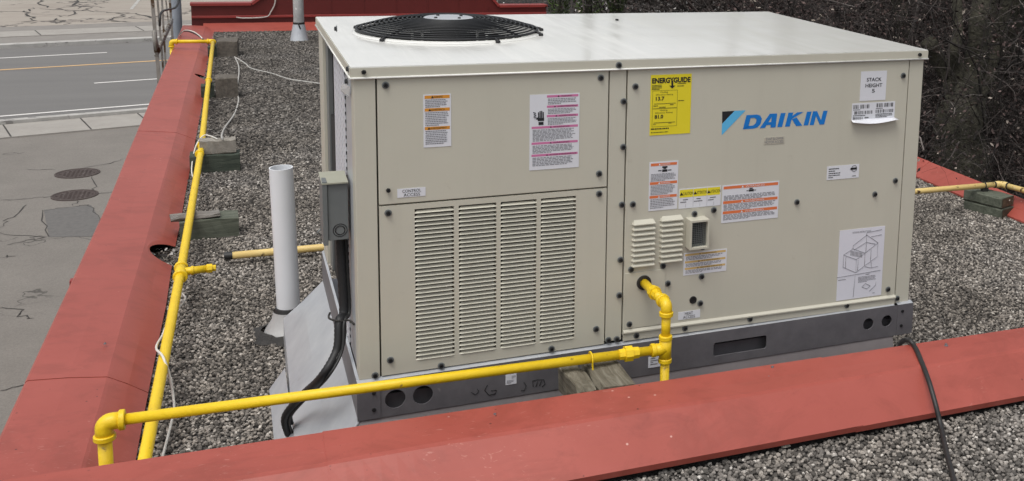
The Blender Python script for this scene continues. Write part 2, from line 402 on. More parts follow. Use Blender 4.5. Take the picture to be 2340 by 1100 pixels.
strip('verge', -80, 90, 37.0, 42.2, GZ+.010, 'asphalt_strip', kind='structure')
pv = strip('pavement', -40, 60, 22.95, 24.32, GZ+.03, 'pavement_concrete', h=.03, kind='structure')
strip('kerb', -40, 60, 24.33, 24.55, GZ+.10, 'kerb_concrete', h=.1, kind='structure')
strip('gutter', -40, 60, 24.55, 25.0, GZ+.008, 'pavement_concrete', kind='structure')
strip('far_kerb', -40, 60, 36.6, 37.0, GZ+.12, 'kerb_concrete', h=.12, kind='structure')
fpv = strip('far_pavement', -60, 80, 39.3, 40.75, GZ+.03, 'pavement_concrete', h=.03, kind='structure')
for sx in (-11.5, -9.9, -6.9, -3.9, -.9):      # pavement joints
    pass
def tsof(u, v):
    p = V3(onz(u, v, GZ)); return p.dot(DS), p.dot(DT)
for (u, v) in ((18, 305), (197, 287), (330, 275)):
    s_, t_ = tsof(u, v)
    strip('joint', s_-.015, s_+.015, 22.96, 24.3, GZ+.034, 'crack_fill', pv)
for (u, v) in ((320, 68), (90, 80)):
    s_, t_ = tsof(u, v)
    strip('joint', s_-.02, s_+.02, 39.32, 40.72, GZ+.034, 'crack_fill', fpv)
ZM = GZ+.010
strip('edge_line', -30, 40, 25.36, 25.48, ZM, 'road_white', kind='structure')
strip('centre_line', -30, 40, 32.2, 32.34, ZM, 'road_yellow', kind='structure')
s0, _ = tsof(215, 191); strip('lane_dash', s0, s0+3.0, 28.95, 29.07, ZM, 'road_white', kind='structure')
s1, _ = tsof(246, 122); strip('lane_dash', s1-3.4, s1, 34.5, 34.63, ZM, 'road_white', kind='structure')
# parking-bay line in the far lot
a = V3(onz(300, 22, GZ)); c = V3(onz(318, 0, GZ)); dd = (c-a).normalized(); nn_ = Vector((-dd.y, dd.x, 0))*.06
mb = MB(); z_ = Vector((0, 0, .012)); mb.quad(a-nn_+z_, a+nn_+z_, c+dd*4+nn_+z_, c+dd*4-nn_+z_); mk('bay_line', mb, 'kerb_concrete', kind='structure')
# hand-placed cracks and the patch on the near lot
def crack(pix, wd=.022, parent=ground, z=GZ+.005, jitter=.03):
    P = [V3(onz(u, v, z)) for u, v in pix]; Q = []
    for i in range(len(P)-1):
        for k in range(5):
            t = k/5; Q.append(P[i].lerp(P[i+1], t)+Vector((rnd.gauss(0, jitter), rnd.gauss(0, jitter), 0)) if (i or k) else P[0])
    Q.append(P[-1]); mb = MB(); L = []; 
    for i, p in enumerate(Q):
        d = (Q[min(i+1, len(Q)-1)]-Q[max(i-1, 0)]).normalized(); n_ = Vector((-d.y, d.x, 0)); h = wd*(.4+.6*rnd.random())*(.35 if i in (0, len(Q)-1) else 1)/2
        L += [p+n_*h, p-n_*h]
    mb.add(L, [(2*i, 2*i+1, 2*i+3, 2*i+2) for i in range(len(Q)-1)])
    return mk('crack', mb, 'crack_fill', parent)
for pix in ([(0,458),(60,455),(120,448)], [(220,443),(262,440)], [(97,480),(107,542),(0,532)], [(97,480),(160,474),(208,468),(225,498),(240,520)],
            [(107,542),(60,550),(15,560)], [(0,520),(20,500),(60,468)], [(210,402),(216,432),(205,436)], [(175,458),(166,470)], [(60,388),(128,388)],
            [(0,702),(42,706),(50,722),(78,727)], [(0,893),(55,880)], [(0,588),(30,586)], [(190,384),(240,375),(285,363)]):
    crack(pix)
mb = MB(); mb.add([V3(onz(u, v, GZ+.004)) for u, v in ((100,480),(208,469),(255,540),(112,542))], [(0,1,2,3)]); mk('asphalt_patch', mb, 'asphalt_patch', kind='structure')
for pix in ([(55,25),(60,36),(78,42),(66,46),(70,54)], [(0,26),(55,28),(75,18)], [(92,0),(108,18)], [(90,20),(180,24),(210,17)], [(180,24),(165,34),(135,38)], [(130,42),(136,50),(128,54)],
            [(180,25),(270,30),(275,38),(258,42),(260,48),(300,50)], [(270,30),(312,30),(345,42)], [(176,0),(178,20)]):
    crack(pix, .13, z=GZ+.011, jitter=.12)
for (u, v, dr) in ((177, 397, .33), (171, 447, .32)):
    p = V3(onz(u, v, GZ)); lab = 'round rusty manhole cover nearer the street pavement' if v < 420 else 'round speckled manhole cover beside the cut asphalt patch'
    t = thing('manhole_cover', p, lab, 'manhole')
    mb = MB(); mb.ringsweep(p, (0, 0, 1), [(0, dr*1.09), (.012, dr*1.09), (.012, dr*.99), (.004, dr*.985)], 36, False, cap=False); mk('frame', mb, 'cast_iron', t)
    mb = MB(); mb.ringsweep(p, (0, 0, 1), [(.0, dr*.97), (.010, dr*.97), (.010, dr*.9), (.006, dr*.88)], 36, False, cap=True)
    for i in range(-4, 5):
        for j in range(-4, 5):
            if i*i+j*j < 17:
                mb.box((p.x+i*.065-.018, p.y+j*.065-.018, p.z+.0061), (p.x+i*.065+.018, p.y+j*.065+.018, p.z+.012))
    mk('lid', mb, 'cast_iron', t)
# leaf-littered bank beyond the right wall
nx, ny = 60, 90; vs = []; fs = []
for j in range(ny+1):
    for i in range(nx+1):
        x = 4.25+(i/nx)**1.6*46; y = -6+j/ny*76
        k = min(1, max(0, (y-9)/14)); near = -1.25+.235*(x-4.25); far = GZ+.02+max(0, (x-6))*.11
        z = near*(1-k)+far*k+.10*math.sin(x*1.7+y*.9)+.08*math.sin(y*2.3-x)
        if i == 0: z = GZ-.3
        vs.append((x, y, min(z, 4)))
for j in range(ny):
    for i in range(nx): a = j*(nx+1)+i; fs.append((a, a+1, a+nx+2, a+nx+1))
mb = MB(); mb.add(vs, fs, True); mk('bank', mb, 'leaf_litter', kind='structure')
def bank_z(x, y):
    k = min(1, max(0, (y-9)/14)); near = -1.25+.235*(x-4.25); far = GZ+.02+max(0, (x-6))*.11
    return min(4, near*(1-k)+far*k+.10*math.sin(x*1.7+y*.9)+.08*math.sin(y*2.3-x))

# ------------------------------------------------------------------ roofs
mb = MB(); mb.quad((-.80, -.9, 0), (3.96, -.9, 0), (3.96, 12, 0), (-.80, 12, 0)); mk('roof', mb, 'roof_felt', kind='structure')
NZ = .296
# stones, six shapes instanced over both roofs
rock_col = bpy.data.collections.new('stone_shapes')
def make_rock(i, mat):
    bm = bmesh.new(); bmesh.ops.create_icosphere(bm, subdivisions=1, radius=.5); rr = random.Random(i)
    ax = (rr.uniform(.8, 1.25), rr.uniform(.7, 1.0), rr.uniform(.5, .8))
    for v in bm.verts:
        k = rr.uniform(.78, 1.15); v.co = Vector((v.co.x*ax[0]*k, v.co.y*ax[1]*k, v.co.z*ax[2]*k))
    me = bpy.data.meshes.new('stone_shape'); bm.to_mesh(me); bm.free(); me.materials.append(MATS[mat]); return me
def gravel(name, pts, smin, smax, mat, label, seed):
    cc = bpy.data.collections.new(name+'_shapes')
    for i in range(6):
        o = bpy.data.objects.new('stone_shape', make_rock(i+seed, mat)); cc.objects.link(o)
    me = bpy.data.meshes.new(name); me.vertices.add(len(pts)); me.vertices.foreach_set('co', np.asarray(pts, dtype=np.float32).ravel()); me.update()
    o = bpy.data.objects.new(name, me); link(o, None, (0, 0, 0)); props(o, label, 'gravel', kind='stuff')
    ng = bpy.data.node_groups.new(name, 'GeometryNodeTree'); ng.interface.new_socket('Geometry', in_out='INPUT', socket_type='NodeSocketGeometry'); ng.interface.new_socket('Geometry', in_out='OUTPUT', socket_type='NodeSocketGeometry')
    N = ng.nodes; gi = N.new('NodeGroupInput'); go = N.new('NodeGroupOutput'); iop = N.new('GeometryNodeInstanceOnPoints'); ci = N.new('GeometryNodeCollectionInfo')
    ci.inputs['Collection'].default_value = cc; ci.inputs['Separate Children'].default_value = True; ci.inputs['Reset Children'].default_value = True
    r1 = N.new('FunctionNodeRandomValue'); r1.data_type = 'FLOAT_VECTOR'; r1.inputs[0].default_value = (-.5, -.5, 0); r1.inputs[1].default_value = (.5, .5, 6.283); r1.inputs['Seed'].default_value = seed
    r2 = N.new('FunctionNodeRandomValue'); r2.data_type = 'FLOAT'; r2.inputs[2].default_value = smin; r2.inputs[3].default_value = smax; r2.inputs['Seed'].default_value = seed+3
    iop.inputs['Pick Instance'].default_value = True
    ng.links.new(gi.outputs[0], iop.inputs['Points']); ng.links.new(ci.outputs[0], iop.inputs['Instance'])
    ng.links.new(r1.outputs[0], iop.inputs['Rotation']); ng.links.new(r2.outputs[1], iop.inputs['Scale']); ng.links.new(iop.outputs[0], go.inputs[0])
    m = o.modifiers.new('stones', 'NODES'); m.node_group = ng; return o
def jitter_grid(x0, x1, y0, y1, pitch, z, seed, keep=None, dz=.004):
    r = np.random.default_rng(seed); xs = np.arange(x0, x1, pitch); ys = np.arange(y0, y1, pitch)
    X, Y = np.meshgrid(xs, ys); X = X.ravel()+r.uniform(-.6, .6, X.size)*pitch; Y = Y.ravel()+r.uniform(-.6, .6, Y.size)*pitch
    P = np.stack([X, Y, z+r.uniform(0, dz*2, X.size)], 1)
    if keep is not None: P = P[keep(P[:, 0], P[:, 1])]
    return P
not_unit = lambda x, y: ~((x > .12) & (x < 1.7) & (y > -.05) & (y < 1.1))
_gr = np.random.default_rng(77)
fade = lambda y: np.clip((y-3.2)/3.2, 0, 1)
g1 = jitter_grid(-.62, 3.86, -.05, 6.4, .0108, .002, 1, lambda x, y: not_unit(x, y) & (_gr.random(x.size) > fade(y)) & ((y < 4.6) | (x < 1.6)))
gravel('roof_gravel', g1, .0085, .0195, 'stone', 'grey brown pea gravel spread over the lower roof round the unit', 10)
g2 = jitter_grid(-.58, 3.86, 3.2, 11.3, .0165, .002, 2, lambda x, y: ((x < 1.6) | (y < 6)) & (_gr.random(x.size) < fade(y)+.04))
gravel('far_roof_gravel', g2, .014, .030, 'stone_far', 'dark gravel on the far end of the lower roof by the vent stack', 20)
# ------------------------------------------------------------------ parapets and coping
def poly3(pix, zn, zf):                       # pixel polyline on a line whose height falls from zn (y=0) to zf (y=11.5)
    out = []
    for u, v in pix:
        z = zn
        for _ in range(12):
            p = onz(u, v, z); z = zn+(zf-zn)*min(1, max(0, p[1]/11.5))
        out.append(V3(p))
    return out
def at_y(P, y):
    P = sorted(P, key=lambda p: p.y)
    if y <= P[0].y: a, c = P[0], P[1]
    elif y >= P[-1].y: a, c = P[-2], P[-1]
    else:
        for i in range(len(P)-1):
            if P[i].y <= y <= P[i+1].y: a, c = P[i], P[i+1]; break
    t = (y-a.y)/(c.y-a.y); q = a.lerp(c, t); return q
L_out = poly3([(0,1002),(134.5,711),(245,471),(295,347),(340,242),(393,118),(419,57)], .13, .06)
L_fold = poly3([(191,1069),(233,925),(293,700),(344,523),(390,360),(432,193),(458,108),(471,59)], .10, .05)
L_in = poly3([(309,1053),(349,845),(379,700),(398,575),(411,517),(425,435),(440,357),(465,223),(475,141),(493,77)], .022, .004)
lp = thing('parapet_wall', (-.8, 5.5, 0), 'low parapet with red metal coping along the street side, gas pipe beside it', 'parapet')
hole_a, hole_b = onz(411, 560, .02)[1]-.02, onz(392, 608, .02)[1]
hole_b, hole_a = sorted((hole_a, hole_b), reverse=True)
def t_low(y):
    if hole_a-.02 <= y <= hole_b+.02:
        k = (y-hole_a)/(hole_b-hole_a); k = min(1, max(0, k)); return 1-.86*math.sin(math.pi*k**.8)**.6 if 0 < k < 1 else 1.0
    if 7.75 < y < 7.95:
        k = (y-7.75)/.2; return 1-.85*math.sin(math.pi*k)**.7
    return 1.0
seams = [-.9, 1.02, 3.55, 5.2, 8.0, 11.6]
for i in range(len(seams)-1):
    ya, yb = seams[i]+.001, seams[i+1]-.001; n_ = 40
    ys = sorted(set([ya+(yb-ya)*k/n_ for k in range(n_+1)]+[y for y in [hole_a+(hole_b-hole_a)*k/26 for k in range(27)] if ya < y < yb]+[7.75+.01*k for k in range(21) if ya < 7.75+.01*k < yb]))
    rows = []; off = .0016*(i % 2)
    for y in ys:
        o_, f_, n0 = at_y(L_out, y), at_y(L_fold, y), at_y(L_in, y)
        f_ = f_+Vector((0, 0, .004*math.sin(y*2.1))); t = t_low(y)
        n1 = f_.lerp(n0, t); mid = f_.lerp(n1, .5)+Vector((0, 0, -.003*math.sin(y*3.3+1)))
        top = o_.lerp(f_, .5)+Vector((0, 0, .004*math.sin(y*1.3)))
        rows.append([o_+Vector((-.004, 0, -.11)), o_+Vector((-.004, 0, -.006)), o_+Vector((.004, 0, 0)), top, f_+Vector((-.006, 0, .001)), f_+Vector((.004, 0, -.004)), mid, n1+Vector((0, 0, .002*math.sin(y*9)))])
        rows[-1] = [p+Vector((0, 0, off)) for p in rows[-1]]
    m_ = len(rows[0]); mb = MB(); mb.add([p for r in rows for p in r], [(j*m_+k, (j+1)*m_+k, (j+1)*m_+k+1, j*m_+k+1) for j in range(len(rows)-1) for k in range(m_-1)], False)
    o = mk('coping', mb, 'red_paint', lp); solidify(o, .0018, 0)
# dark fill shaped like timber blocking, added so the openings look shaded
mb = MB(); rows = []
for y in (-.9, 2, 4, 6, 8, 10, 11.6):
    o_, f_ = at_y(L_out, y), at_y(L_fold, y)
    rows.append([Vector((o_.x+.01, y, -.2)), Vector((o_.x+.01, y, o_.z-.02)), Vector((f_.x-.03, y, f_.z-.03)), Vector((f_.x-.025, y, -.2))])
mb.add([p for r in rows for p in r], [(j*4+k, j*4+k+1, (j+1)*4+k+1, (j+1)*4+k) for j in range(6) for k in range(3)]); mk('dark_fill', mb, 'wood_end', lp)
# end piece of the gutter poking out beyond the coping
p = V3(onz(163, 640, .05)); mb = MB(); mb.box((p.x-.006, p.y-.02, -.1), (p.x+.06, p.y+.02, .052), ch=.004); mk('gutter_end', mb, 'red_edge', lp)
# leaves caught in the opening
mb = MB(); rr = random.Random(3)
for i in range(90):
    y = rr.uniform(hole_a+.03, hole_b-.02); f_, n0 = at_y(L_fold, y), at_y(L_in, y); c = Vector((rr.uniform(f_.x, n0.x+.015), y, rr.uniform(.004, .03)))
    a = Vector((rr.gauss(0, 1), rr.gauss(0, 1), rr.gauss(0, .4))).normalized()*.016; b_ = Vector((rr.gauss(0, 1), rr.gauss(0, 1), rr.gauss(0, .4))).normalized()*.010
    mb.quad(c-a, c-b_, c+a, c+b_)
mk('fallen_leaves', mb, 'pale_leaf', None, label='dry brown leaves caught in the opening under the street side coping', cat='leaves', kind='stuff')

# near divider wall between the upper and the lower roof
def line2(p0, p1, z, x):
    a, c = V3(onz(p0[0], p0[1], z)), V3(onz(p1[0], p1[1], z)); t = (x-a.x)/(c.x-a.x); q = a.lerp(c, t); q.z = z; return q
np_ = thing('parapet_wall', (1.5, -.5, .2), 'wide red coping on the divider wall in front of the air conditioner', 'parapet')
seam_x = float(onz(1911, 867, .43)[0]); nseams = [-1.4, -.12, seam_x, 5.2]
def near_rows(x, lift=0):
    bk = line2((191,1069), (2340,748), .44, x); fo = line2((1163,992), (2340,801), .432, x); lt = line2((1344,1086), (2340,900), .345, x); lb = line2((1344,1100), (2340,912), .322, x)
    lb.y = lt.y+.002
    w_ = .0025*math.sin(x*4.1)+.0015*math.sin(x*11)
    return [bk+Vector((0, .004, -.20)), bk+Vector((0, .004, -.006)), bk+Vector((0, -.004, 0)), bk.lerp(fo, .5)+Vector((0, 0, w_)), fo+Vector((0, .006, .001+w_*.4)), fo+Vector((0, -.006, -.003+w_*.4)), fo.lerp(lt, .5)+Vector((0, 0, -w_)), lt+Vector((0, .004, .001)), lt+Vector((0, -.003, -.005)), lb]
for i in range(len(nseams)-1):
    xa, xb = nseams[i], nseams[i+1]+(.02 if i < 2 else 0); n_ = 36
    rows = [[p+Vector((0, 0, .0022*(i % 2)))for p in near_rows(xa+(xb-xa)*k/n_)] for k in range(n_+1)]; m_ = len(rows[0]); mb = MB()
    mb.add([p for r in rows for p in r], [(j*m_+k, j*m_+k+1, (j+1)*m_+k+1, (j+1)*m_+k) for j in range(n_) for k in range(m_-1)])
    o = mk('coping', mb, 'red_paint', np_); solidify(o, .0018, 0)
mb = MB()
ra, rb = near_rows(-1.4), near_rows(5.2)
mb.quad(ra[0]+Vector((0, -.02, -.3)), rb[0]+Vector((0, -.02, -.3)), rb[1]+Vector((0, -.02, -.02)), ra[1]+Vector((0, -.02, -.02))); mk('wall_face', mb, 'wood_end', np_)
ly = lambda x: near_rows(x)[-1].y
mb = MB(); mb.quad((-1.4, -6, NZ), (5.2, -6, NZ), (5.2, ly(5.2)+.05, NZ), (-1.4, ly(-1.4)+.05, NZ)); mk('upper_roof', mb, 'roof_felt', kind='structure')
def keepn(x, y):
    a, c = ly(-1.4), ly(5.2); return y < a+(c-a)*(x+1.4)/6.6+.012
g3 = jitter_grid(-.4, 3.0, -1.45, -.5, .0100, NZ+.002, 5, keepn)
gravel('upper_roof_gravel', g3, .0085, .019, 'stone_near', 'speckled grey gravel on the upper roof in front of the divider wall', 30)

# right-hand parapet
rp = thing('parapet_wall', (3.9, 3, 0), 'low parapet with red coping along the wooded side of the roof', 'parapet')
Ri = [V3(onz(u, v, .02)) for u, v in ((2093,405),(2340,508))]; Ro = [V3(onz(u, v, .10)) for u, v in ((2097,362),(2340,455))]
def lin(P, y): t = (y-P[0].y)/(P[1].y-P[0].y); return P[0].lerp(P[1], t)
for ya, yb, lift in ((-1, 2.9, 0), (2.85, 6.5, .002), (6.45, 11.6, 0)):
    rows = []
    for k in range(21):
        y = ya+(yb-ya)*k/20; i_, o_ = lin(Ri, y), lin(Ro, y); i_.z = .02; o_.z = .1
        i_.x = 3.845; o_.x = 3.975
        rows.append([i_+Vector((0, 0, -.01)), i_+Vector((0, 0, lift)), i_.lerp(o_, .5)+Vector((0, 0, lift+.006*math.sin(y*3)-.004)), o_+Vector((0, 0, lift)), o_+Vector((.012, 0, -.008+lift)), o_+Vector((.012, 0, -.25))])
    m_ = 6; mb = MB(); mb.add([p for r in rows for p in r], [(j*m_+k, j*m_+k+1, (j+1)*m_+k+1, (j+1)*m_+k) for j in range(20) for k in range(m_-1)]); o = mk('coping', mb, 'red_paint', rp); solidify(o, .0018, 0)
# far parapet
fpz = thing('parapet_wall', (1.5, 11.6, 0), 'low red coping strip at the foot of the dark red wall', 'parapet')
rows = []
for k in range(21):
    x = -.58+k/20*4.5; yi = 11.29-.02*k/20; rows.append([Vector((x, yi, 0)), Vector((x, yi, .012)), Vector((x, yi+.42, .05)), Vector((x, yi+.56, .052))])
mb = MB(); mb.add([p for r in rows for p in r], [(j*4+k, (j+1)*4+k, (j+1)*4+k+1, j*4+k+1) for j in range(20) for k in range(3)]); o = mk('coping', mb, 'red_paint', fpz); solidify(o, .0018, 0)
# building below the roofs
mb = MB(); mb.box((-.83, -6, GZ), (3.95, 12.0, -.12)); mk('building', mb, 'dark_red_paint', None, loc=(1.5, 3, GZ), label='plain dark red building body under the flat roof', cat='building')

# dark red raised facade wall at the far end
sw = thing('facade_wall', (1.5, 11.95, 0), 'dark red stepped facade wall with trim at the far roof edge', 'wall')
YW = 11.9
ox = lambda u, v: ony(u, v, YW)
xl, xr = float(ox(437, 30)[0]), float(ox(1248, 20)[0]); zt = float(ox(500, 8)[2]); x1, x2 = float(ox(574, 8)[0]), float(ox(604, -8)[0]); x4, x3 = float(ox(1141, 10)[0]), float(ox(1127, -6)[0])
ztr = float(ox(1200, 12)[2]); ZTOP = 1.0; zr = float(ox(500, 38)[2])
prof = [(xl, -.3), (xr, -.3), (xr, ztr), (x4, ztr), (x3+.0, ztr+.10), (x3-.25, ZTOP), (x2+.25, ZTOP), (x2, zt+.12), (x1, zt), (xl, zt)]
mb = MB(); n = len(prof); f0 = [(x, YW, z) for x, z in prof]; b0 = [(x, YW+.14, z) for x, z in prof]
mb.add(f0+b0, [tuple(range(n)), tuple(range(2*n-1, n-1, -1))]+[(i, i+n, (i+1) % n+n, (i+1) % n) for i in range(n)]); mk('wall', mb, 'dark_red_paint', sw)
npan = 11
for k in range(1, npan):
    x = xl+(xr-xl)*k/npan; mb = MB(); zt_ = zt if x < x1 else (ztr if x > x4 else (.25 if (x < x2+.25 or x > x3-.25) else ZTOP)); mb.box((x-.006, YW-.006, .06), (x+.006, YW-.0005, zt_-.03)); mk('panel_seam', mb, 'dark_red_paint', sw)
def cap(xa, za, xb, zb):
    d = Vector((xb-xa, 0, zb-za)).normalized(); n_ = Vector((-d.z, 0, d.x)); mb = MB()
    if n_.z < 0: n_ = -n_
    pts = []
    for yy in (YW-.03, YW+.17):
        pts += [Vector((xa, yy, za))-n_*.028, Vector((xb, yy, zb))-n_*.028, Vector((xb, yy, zb))+n_*.004, Vector((xa, yy, za))+n_*.004]
    mb.add(pts, [(0,1,2,3),(7,6,5,4),(0,4,5,1),(1,5,6,2),(2,6,7,3),(3,7,4,0)]); mk('cap_flashing', mb, 'red_edge', sw)
cap(xl-.01, zt, x1, zt); cap(x1, zt, x2, zt+.12); cap(x4, ztr, xr+.01, ztr); cap(x3, ztr+.10, x4, ztr)
cap(x2, zt+.12, x2+.25, ZTOP); cap(x3-.25, ZTOP, x3, ztr+.10); cap(x2+.25, ZTOP, x3-.25, ZTOP)
mb = MB(); mb.box((xl, YW-.022, zr-.02), (xr, YW-.001, zr+.012), ch=.006); mk('trim_band', mb, 'red_edge', sw)
P = [ony(630, -8, YW-.02), ony(628, 10, YW-.02), ony(620, 26, YW-.02), ony(608, 39, YW-.02), ony(560, 42, YW-.03), ony(540, 40, YW-.03)]
mb = MB(); mb.tube(smooth_path([V3(p) for p in P]), .009, 8); mk('wall_cable', mb, 'grey_cable', None, label='thin pale cable hanging down the dark red facade wall', cat='cable')

# ------------------------------------------------------------------ the rooftop unit
W_, D_ = 1.87, 1.216; ZB, ZT = .30, 1.3193
U = thing('rooftop_air_conditioner', (W_/2, D_/2, ZB), 'large beige packaged rooftop air conditioner with round black fan guard on top', 'air conditioner')
def part(name, mb, mat, parent=U, **kw): return mk(name, mb, mat, parent, **kw)
# dark box filling the cabinet, paints the shade behind seams and louvre slots
mb = MB(); mb.box((.02, .030, .42), (1.85, 1.19, 1.0)); part('cabinet_dark_fill', mb, 'dark_inside')
def panel(name, x0, x1, z0, z1, y0=.0, t=.022, mat='beige_paint'):
    mb = MB(); mb.box((x0, y0, z0), (x1, y0+t, z1), ch=.0018); return part(name, mb, mat)
panel('corner_post', .003, .0600, .4165, 1.288); panel('control_panel', .0645, .7300, .9265, 1.2862, -.002, .024)
panel('centre_post', .7345, .7870, .4255, 1.288); panel('corner_post', 1.8080, 1.8640, .4135, 1.288)
# right access panel: with hemmed bottom
blower = panel('access_panel', .7912, 1.8035, .4400, 1.2862, -.002, .024)
mb = MB(); mb.add([(.7912,-.0035,.458),(1.8035,-.0035,.448),(1.8035,-.010,.441),(.7912,-.010,.451),(1.8035,-.010,.437),(.7912,-.010,.447),(1.8035,-.0045,.433),(.7912,-.0045,.443),(1.8035,-.0045,.414),(.7912,-.0045,.421)],
  [(0,1,2,3),(3,2,4,5),(5,4,6,7),(7,6,8,9)]); o = part('panel_hem', mb, 'beige_paint'); solidify(o, .002, 1)
# louvred panel (frame strips round four columns)
LX0, LX1, LZ0, LZ1 = .0645, .7300, .4205, .9220
cols = [(fp(948, 480)[0]-.001, fp(1037, 480)[0]), (fp(1048, 472)[0], fp(1134, 465)[0]), (fp(1144, 462)[0], fp(1226, 455)[0]), (fp(1236, 452)[0], fp(1316, 448)[0])]
cz0, cz1 = .4535, .9060
xs = [LX0]+[x for c in cols for x in c]+[LX1]; mb = MB(); y0, y1 = -.002, .020
for i in range(0, len(xs), 2): mb.box((xs[i], y0, cz0), (xs[i+1], y1, cz1))
mb.box((LX0, y0, LZ0), (LX1, y1, cz0)); mb.box((LX0, y0, cz1), (LX1, y1, LZ1))
lv = part('louvre_panel', mb, 'beige_paint')
NROW = 36; pitch = (cz1-cz0)/NROW
def louvre_mesh(wd):
    mb = MB(); nu = 12; prof = [(.07*pitch, .0080), (-.10*pitch, .0045), (-.26*pitch, .0005), (-.36*pitch, -.0022), (-.43*pitch, -.0032), (-.48*pitch, -.0025), (-.505*pitch, .0005)]
    rows = []
    for i in range(nu+1):
        x = -wd/2+wd*i/nu; e = min(i, nu-i)/nu*wd; k = 1-max(0, 1-e/.010)**2      # ends run out into the sheet
        row = []
        for z, y in prof:
            zz = z-.30*pitch*(1-k)*(1+z/(.505*pitch))
            row.append((x, y*k-.0015, zz))
        rows.append(row)
    m_ = len(prof); mb.add([p for r in rows for p in r], [(j*m_+k, j*m_+k+1, (j+1)*m_+k+1, (j+1)*m_+k) for j in range(nu) for k in range(m_-1)], True)
    me = mesh_of(mb, name='louvre'); me.materials.append(MATS['beige_paint']); return me
for (xa, xb) in cols:
    me = louvre_mesh(xb-xa+.002)
    for r_ in range(NROW): inst('louvre', me, lv, ((xa+xb)/2, -.0005, cz0+(r_+.5)*pitch))
# burner-air louvres
hx = [(fp(1443, 505)[0], fp(1497, 500)[0]), (fp(1507, 500)[0], fp(1560, 495)[0])]; hz0, hz1 = fp(1470, 606)[1], fp(1470, 500)[1]
hp = (hz1-hz0)/9
def hood_mesh(wd):
    mb = MB(); h = hp*.80; a = wd/2; d = .014
    mb.add([(-a+.008, 0, h/2), (a-.008, 0, h/2), (a-.003, -d, -h/2+.002), (-a+.003, -d, -h/2+.002), (-a, 0, -h/2), (a, 0, -h/2), (a-.003, -d, -h/2-.001), (-a+.003, -d, -h/2-.001)],
      [(0,3,2,1), (0,4,3), (1,2,5), (3,7,6,2), (4,7,3), (5,2,6), (7,4,5,6)]); me = mesh_of(mb, name='louvre_hood'); me.materials.append(MATS['beige_paint']); return me
for (xa, xb) in hx:
    me = hood_mesh(xb-xa)
    for r_ in range(9): inst('louvre_hood', me, blower, ((xa+xb)/2, -.0022, hz0+(r_+.5)*hp+.004*((xa+xb)/2 > .9)))
# flue outlet box with screen
fx0, fz1 = fp(1566, 497); fx1, fz0 = fp(1607, 558); mb = MB(); y0 = -.045
for a, c in (((fx0, y0, fz0), (fx0+.006, -.002, fz1)), ((fx1-.006, y0, fz0), (fx1, -.002, fz1)), ((fx0+.006, y0, fz0), (fx1-.006, -.002, fz0+.006)), ((fx0+.006, y0, fz1-.006), (fx1-.006, -.002, fz1))): mb.box(a, c)
mb.add([(fx0, -.003, fz1), (fx1, -.003, fz1), ((fx0+fx1)/2+.012, -.004, fz1+.03), ((fx0+fx1)/2-.012, -.004, fz1+.03)], [(0,1,2,3)])
flue = part('flue_outlet', mb, 'beige_paint'); mb = MB(); mb.box((fx0+.006, -.006, fz0+.006), (fx1-.006, -.0035, fz1-.006)); part('flue_back', mb, 'dark_inside', flue)
mb = MB()
for k in range(9):
    x = fx0+.008+(fx1-fx0-.016)*k/8; mb.box((x-.0007, y0+.012, fz0+.006), (x+.0007, y0+.0134, fz1-.006))
for k in range(14):
    z = fz0+.008+(fz1-fz0-.016)*k/13; mb.box((fx0+.006, y0+.0136, z-.0007), (fx1-.006, y0+.015, z+.0007))
part('flue_screen', mb, 'grey_enamel', flue)
# gas cover plate outline and grommet
gx, gz = fp(1470, 645); px0, px1, pz1 = .7935, fp(1519, 640)[0], fp(1470, 620)[1]
mb = MB(); mb.box((px0, -.0045, .4600), (px1, -.0022, pz1), ch=.0008); part('gas_cover_plate', mb, 'beige_paint')
mb = MB(); mb.ringsweep((gx, -.0046, gz), (0, -1, 0), [(0, .024), (.006, .023), (.006, .015), (.001, .0145)], 24, cap=True); part('grommet', mb, 'black_rubber')
hxx, hzz = fp(1583, 685); mb = MB(); mb.ringsweep((hxx, -.0021, hzz), (0, -1, 0), [(0, .0125), (.003, .012), (.003, .008), (.0005, .0075)], 20, cap=True); part('plug', mb, 'black_rubber')
# lid with the fan opening
FCX, FCY, FR, FZ = .3875, .708, .3015, 1.3325
lx0, lx1, ly0, ly1 = -.004, 1.874, -.006, D_+.002; cell_x1 = .76
mb = MB(); hole = circle(FCX, FCY, FR+.004, n=64); ring_plate(mb, (lx0, cell_x1, ly0, ly1), hole, lambda a, c: (a, c, ZT))
for k in range(12):
    xa, xb = cell_x1+(lx1-cell_x1)*k/12, cell_x1+(lx1-cell_x1)*(k+1)/12; mb.quad((xa, ly0, ZT), (xb, ly0, ZT), (xb, ly1, ZT), (xa, ly1, ZT))
zl = 1.2895
mb.add([(lx0,ly0,ZT),(lx1,ly0,ZT),(lx1,ly1,ZT),(lx0,ly1,ZT),(lx0,ly0,zl),(lx1,ly0,zl),(lx1,ly1,zl),(lx0,ly1,zl)], [(0,4,5,1),(1,5,6,2),(2,6,7,3),(3,7,4,0)])
lid = part('lid', mb, 'lid_paint')
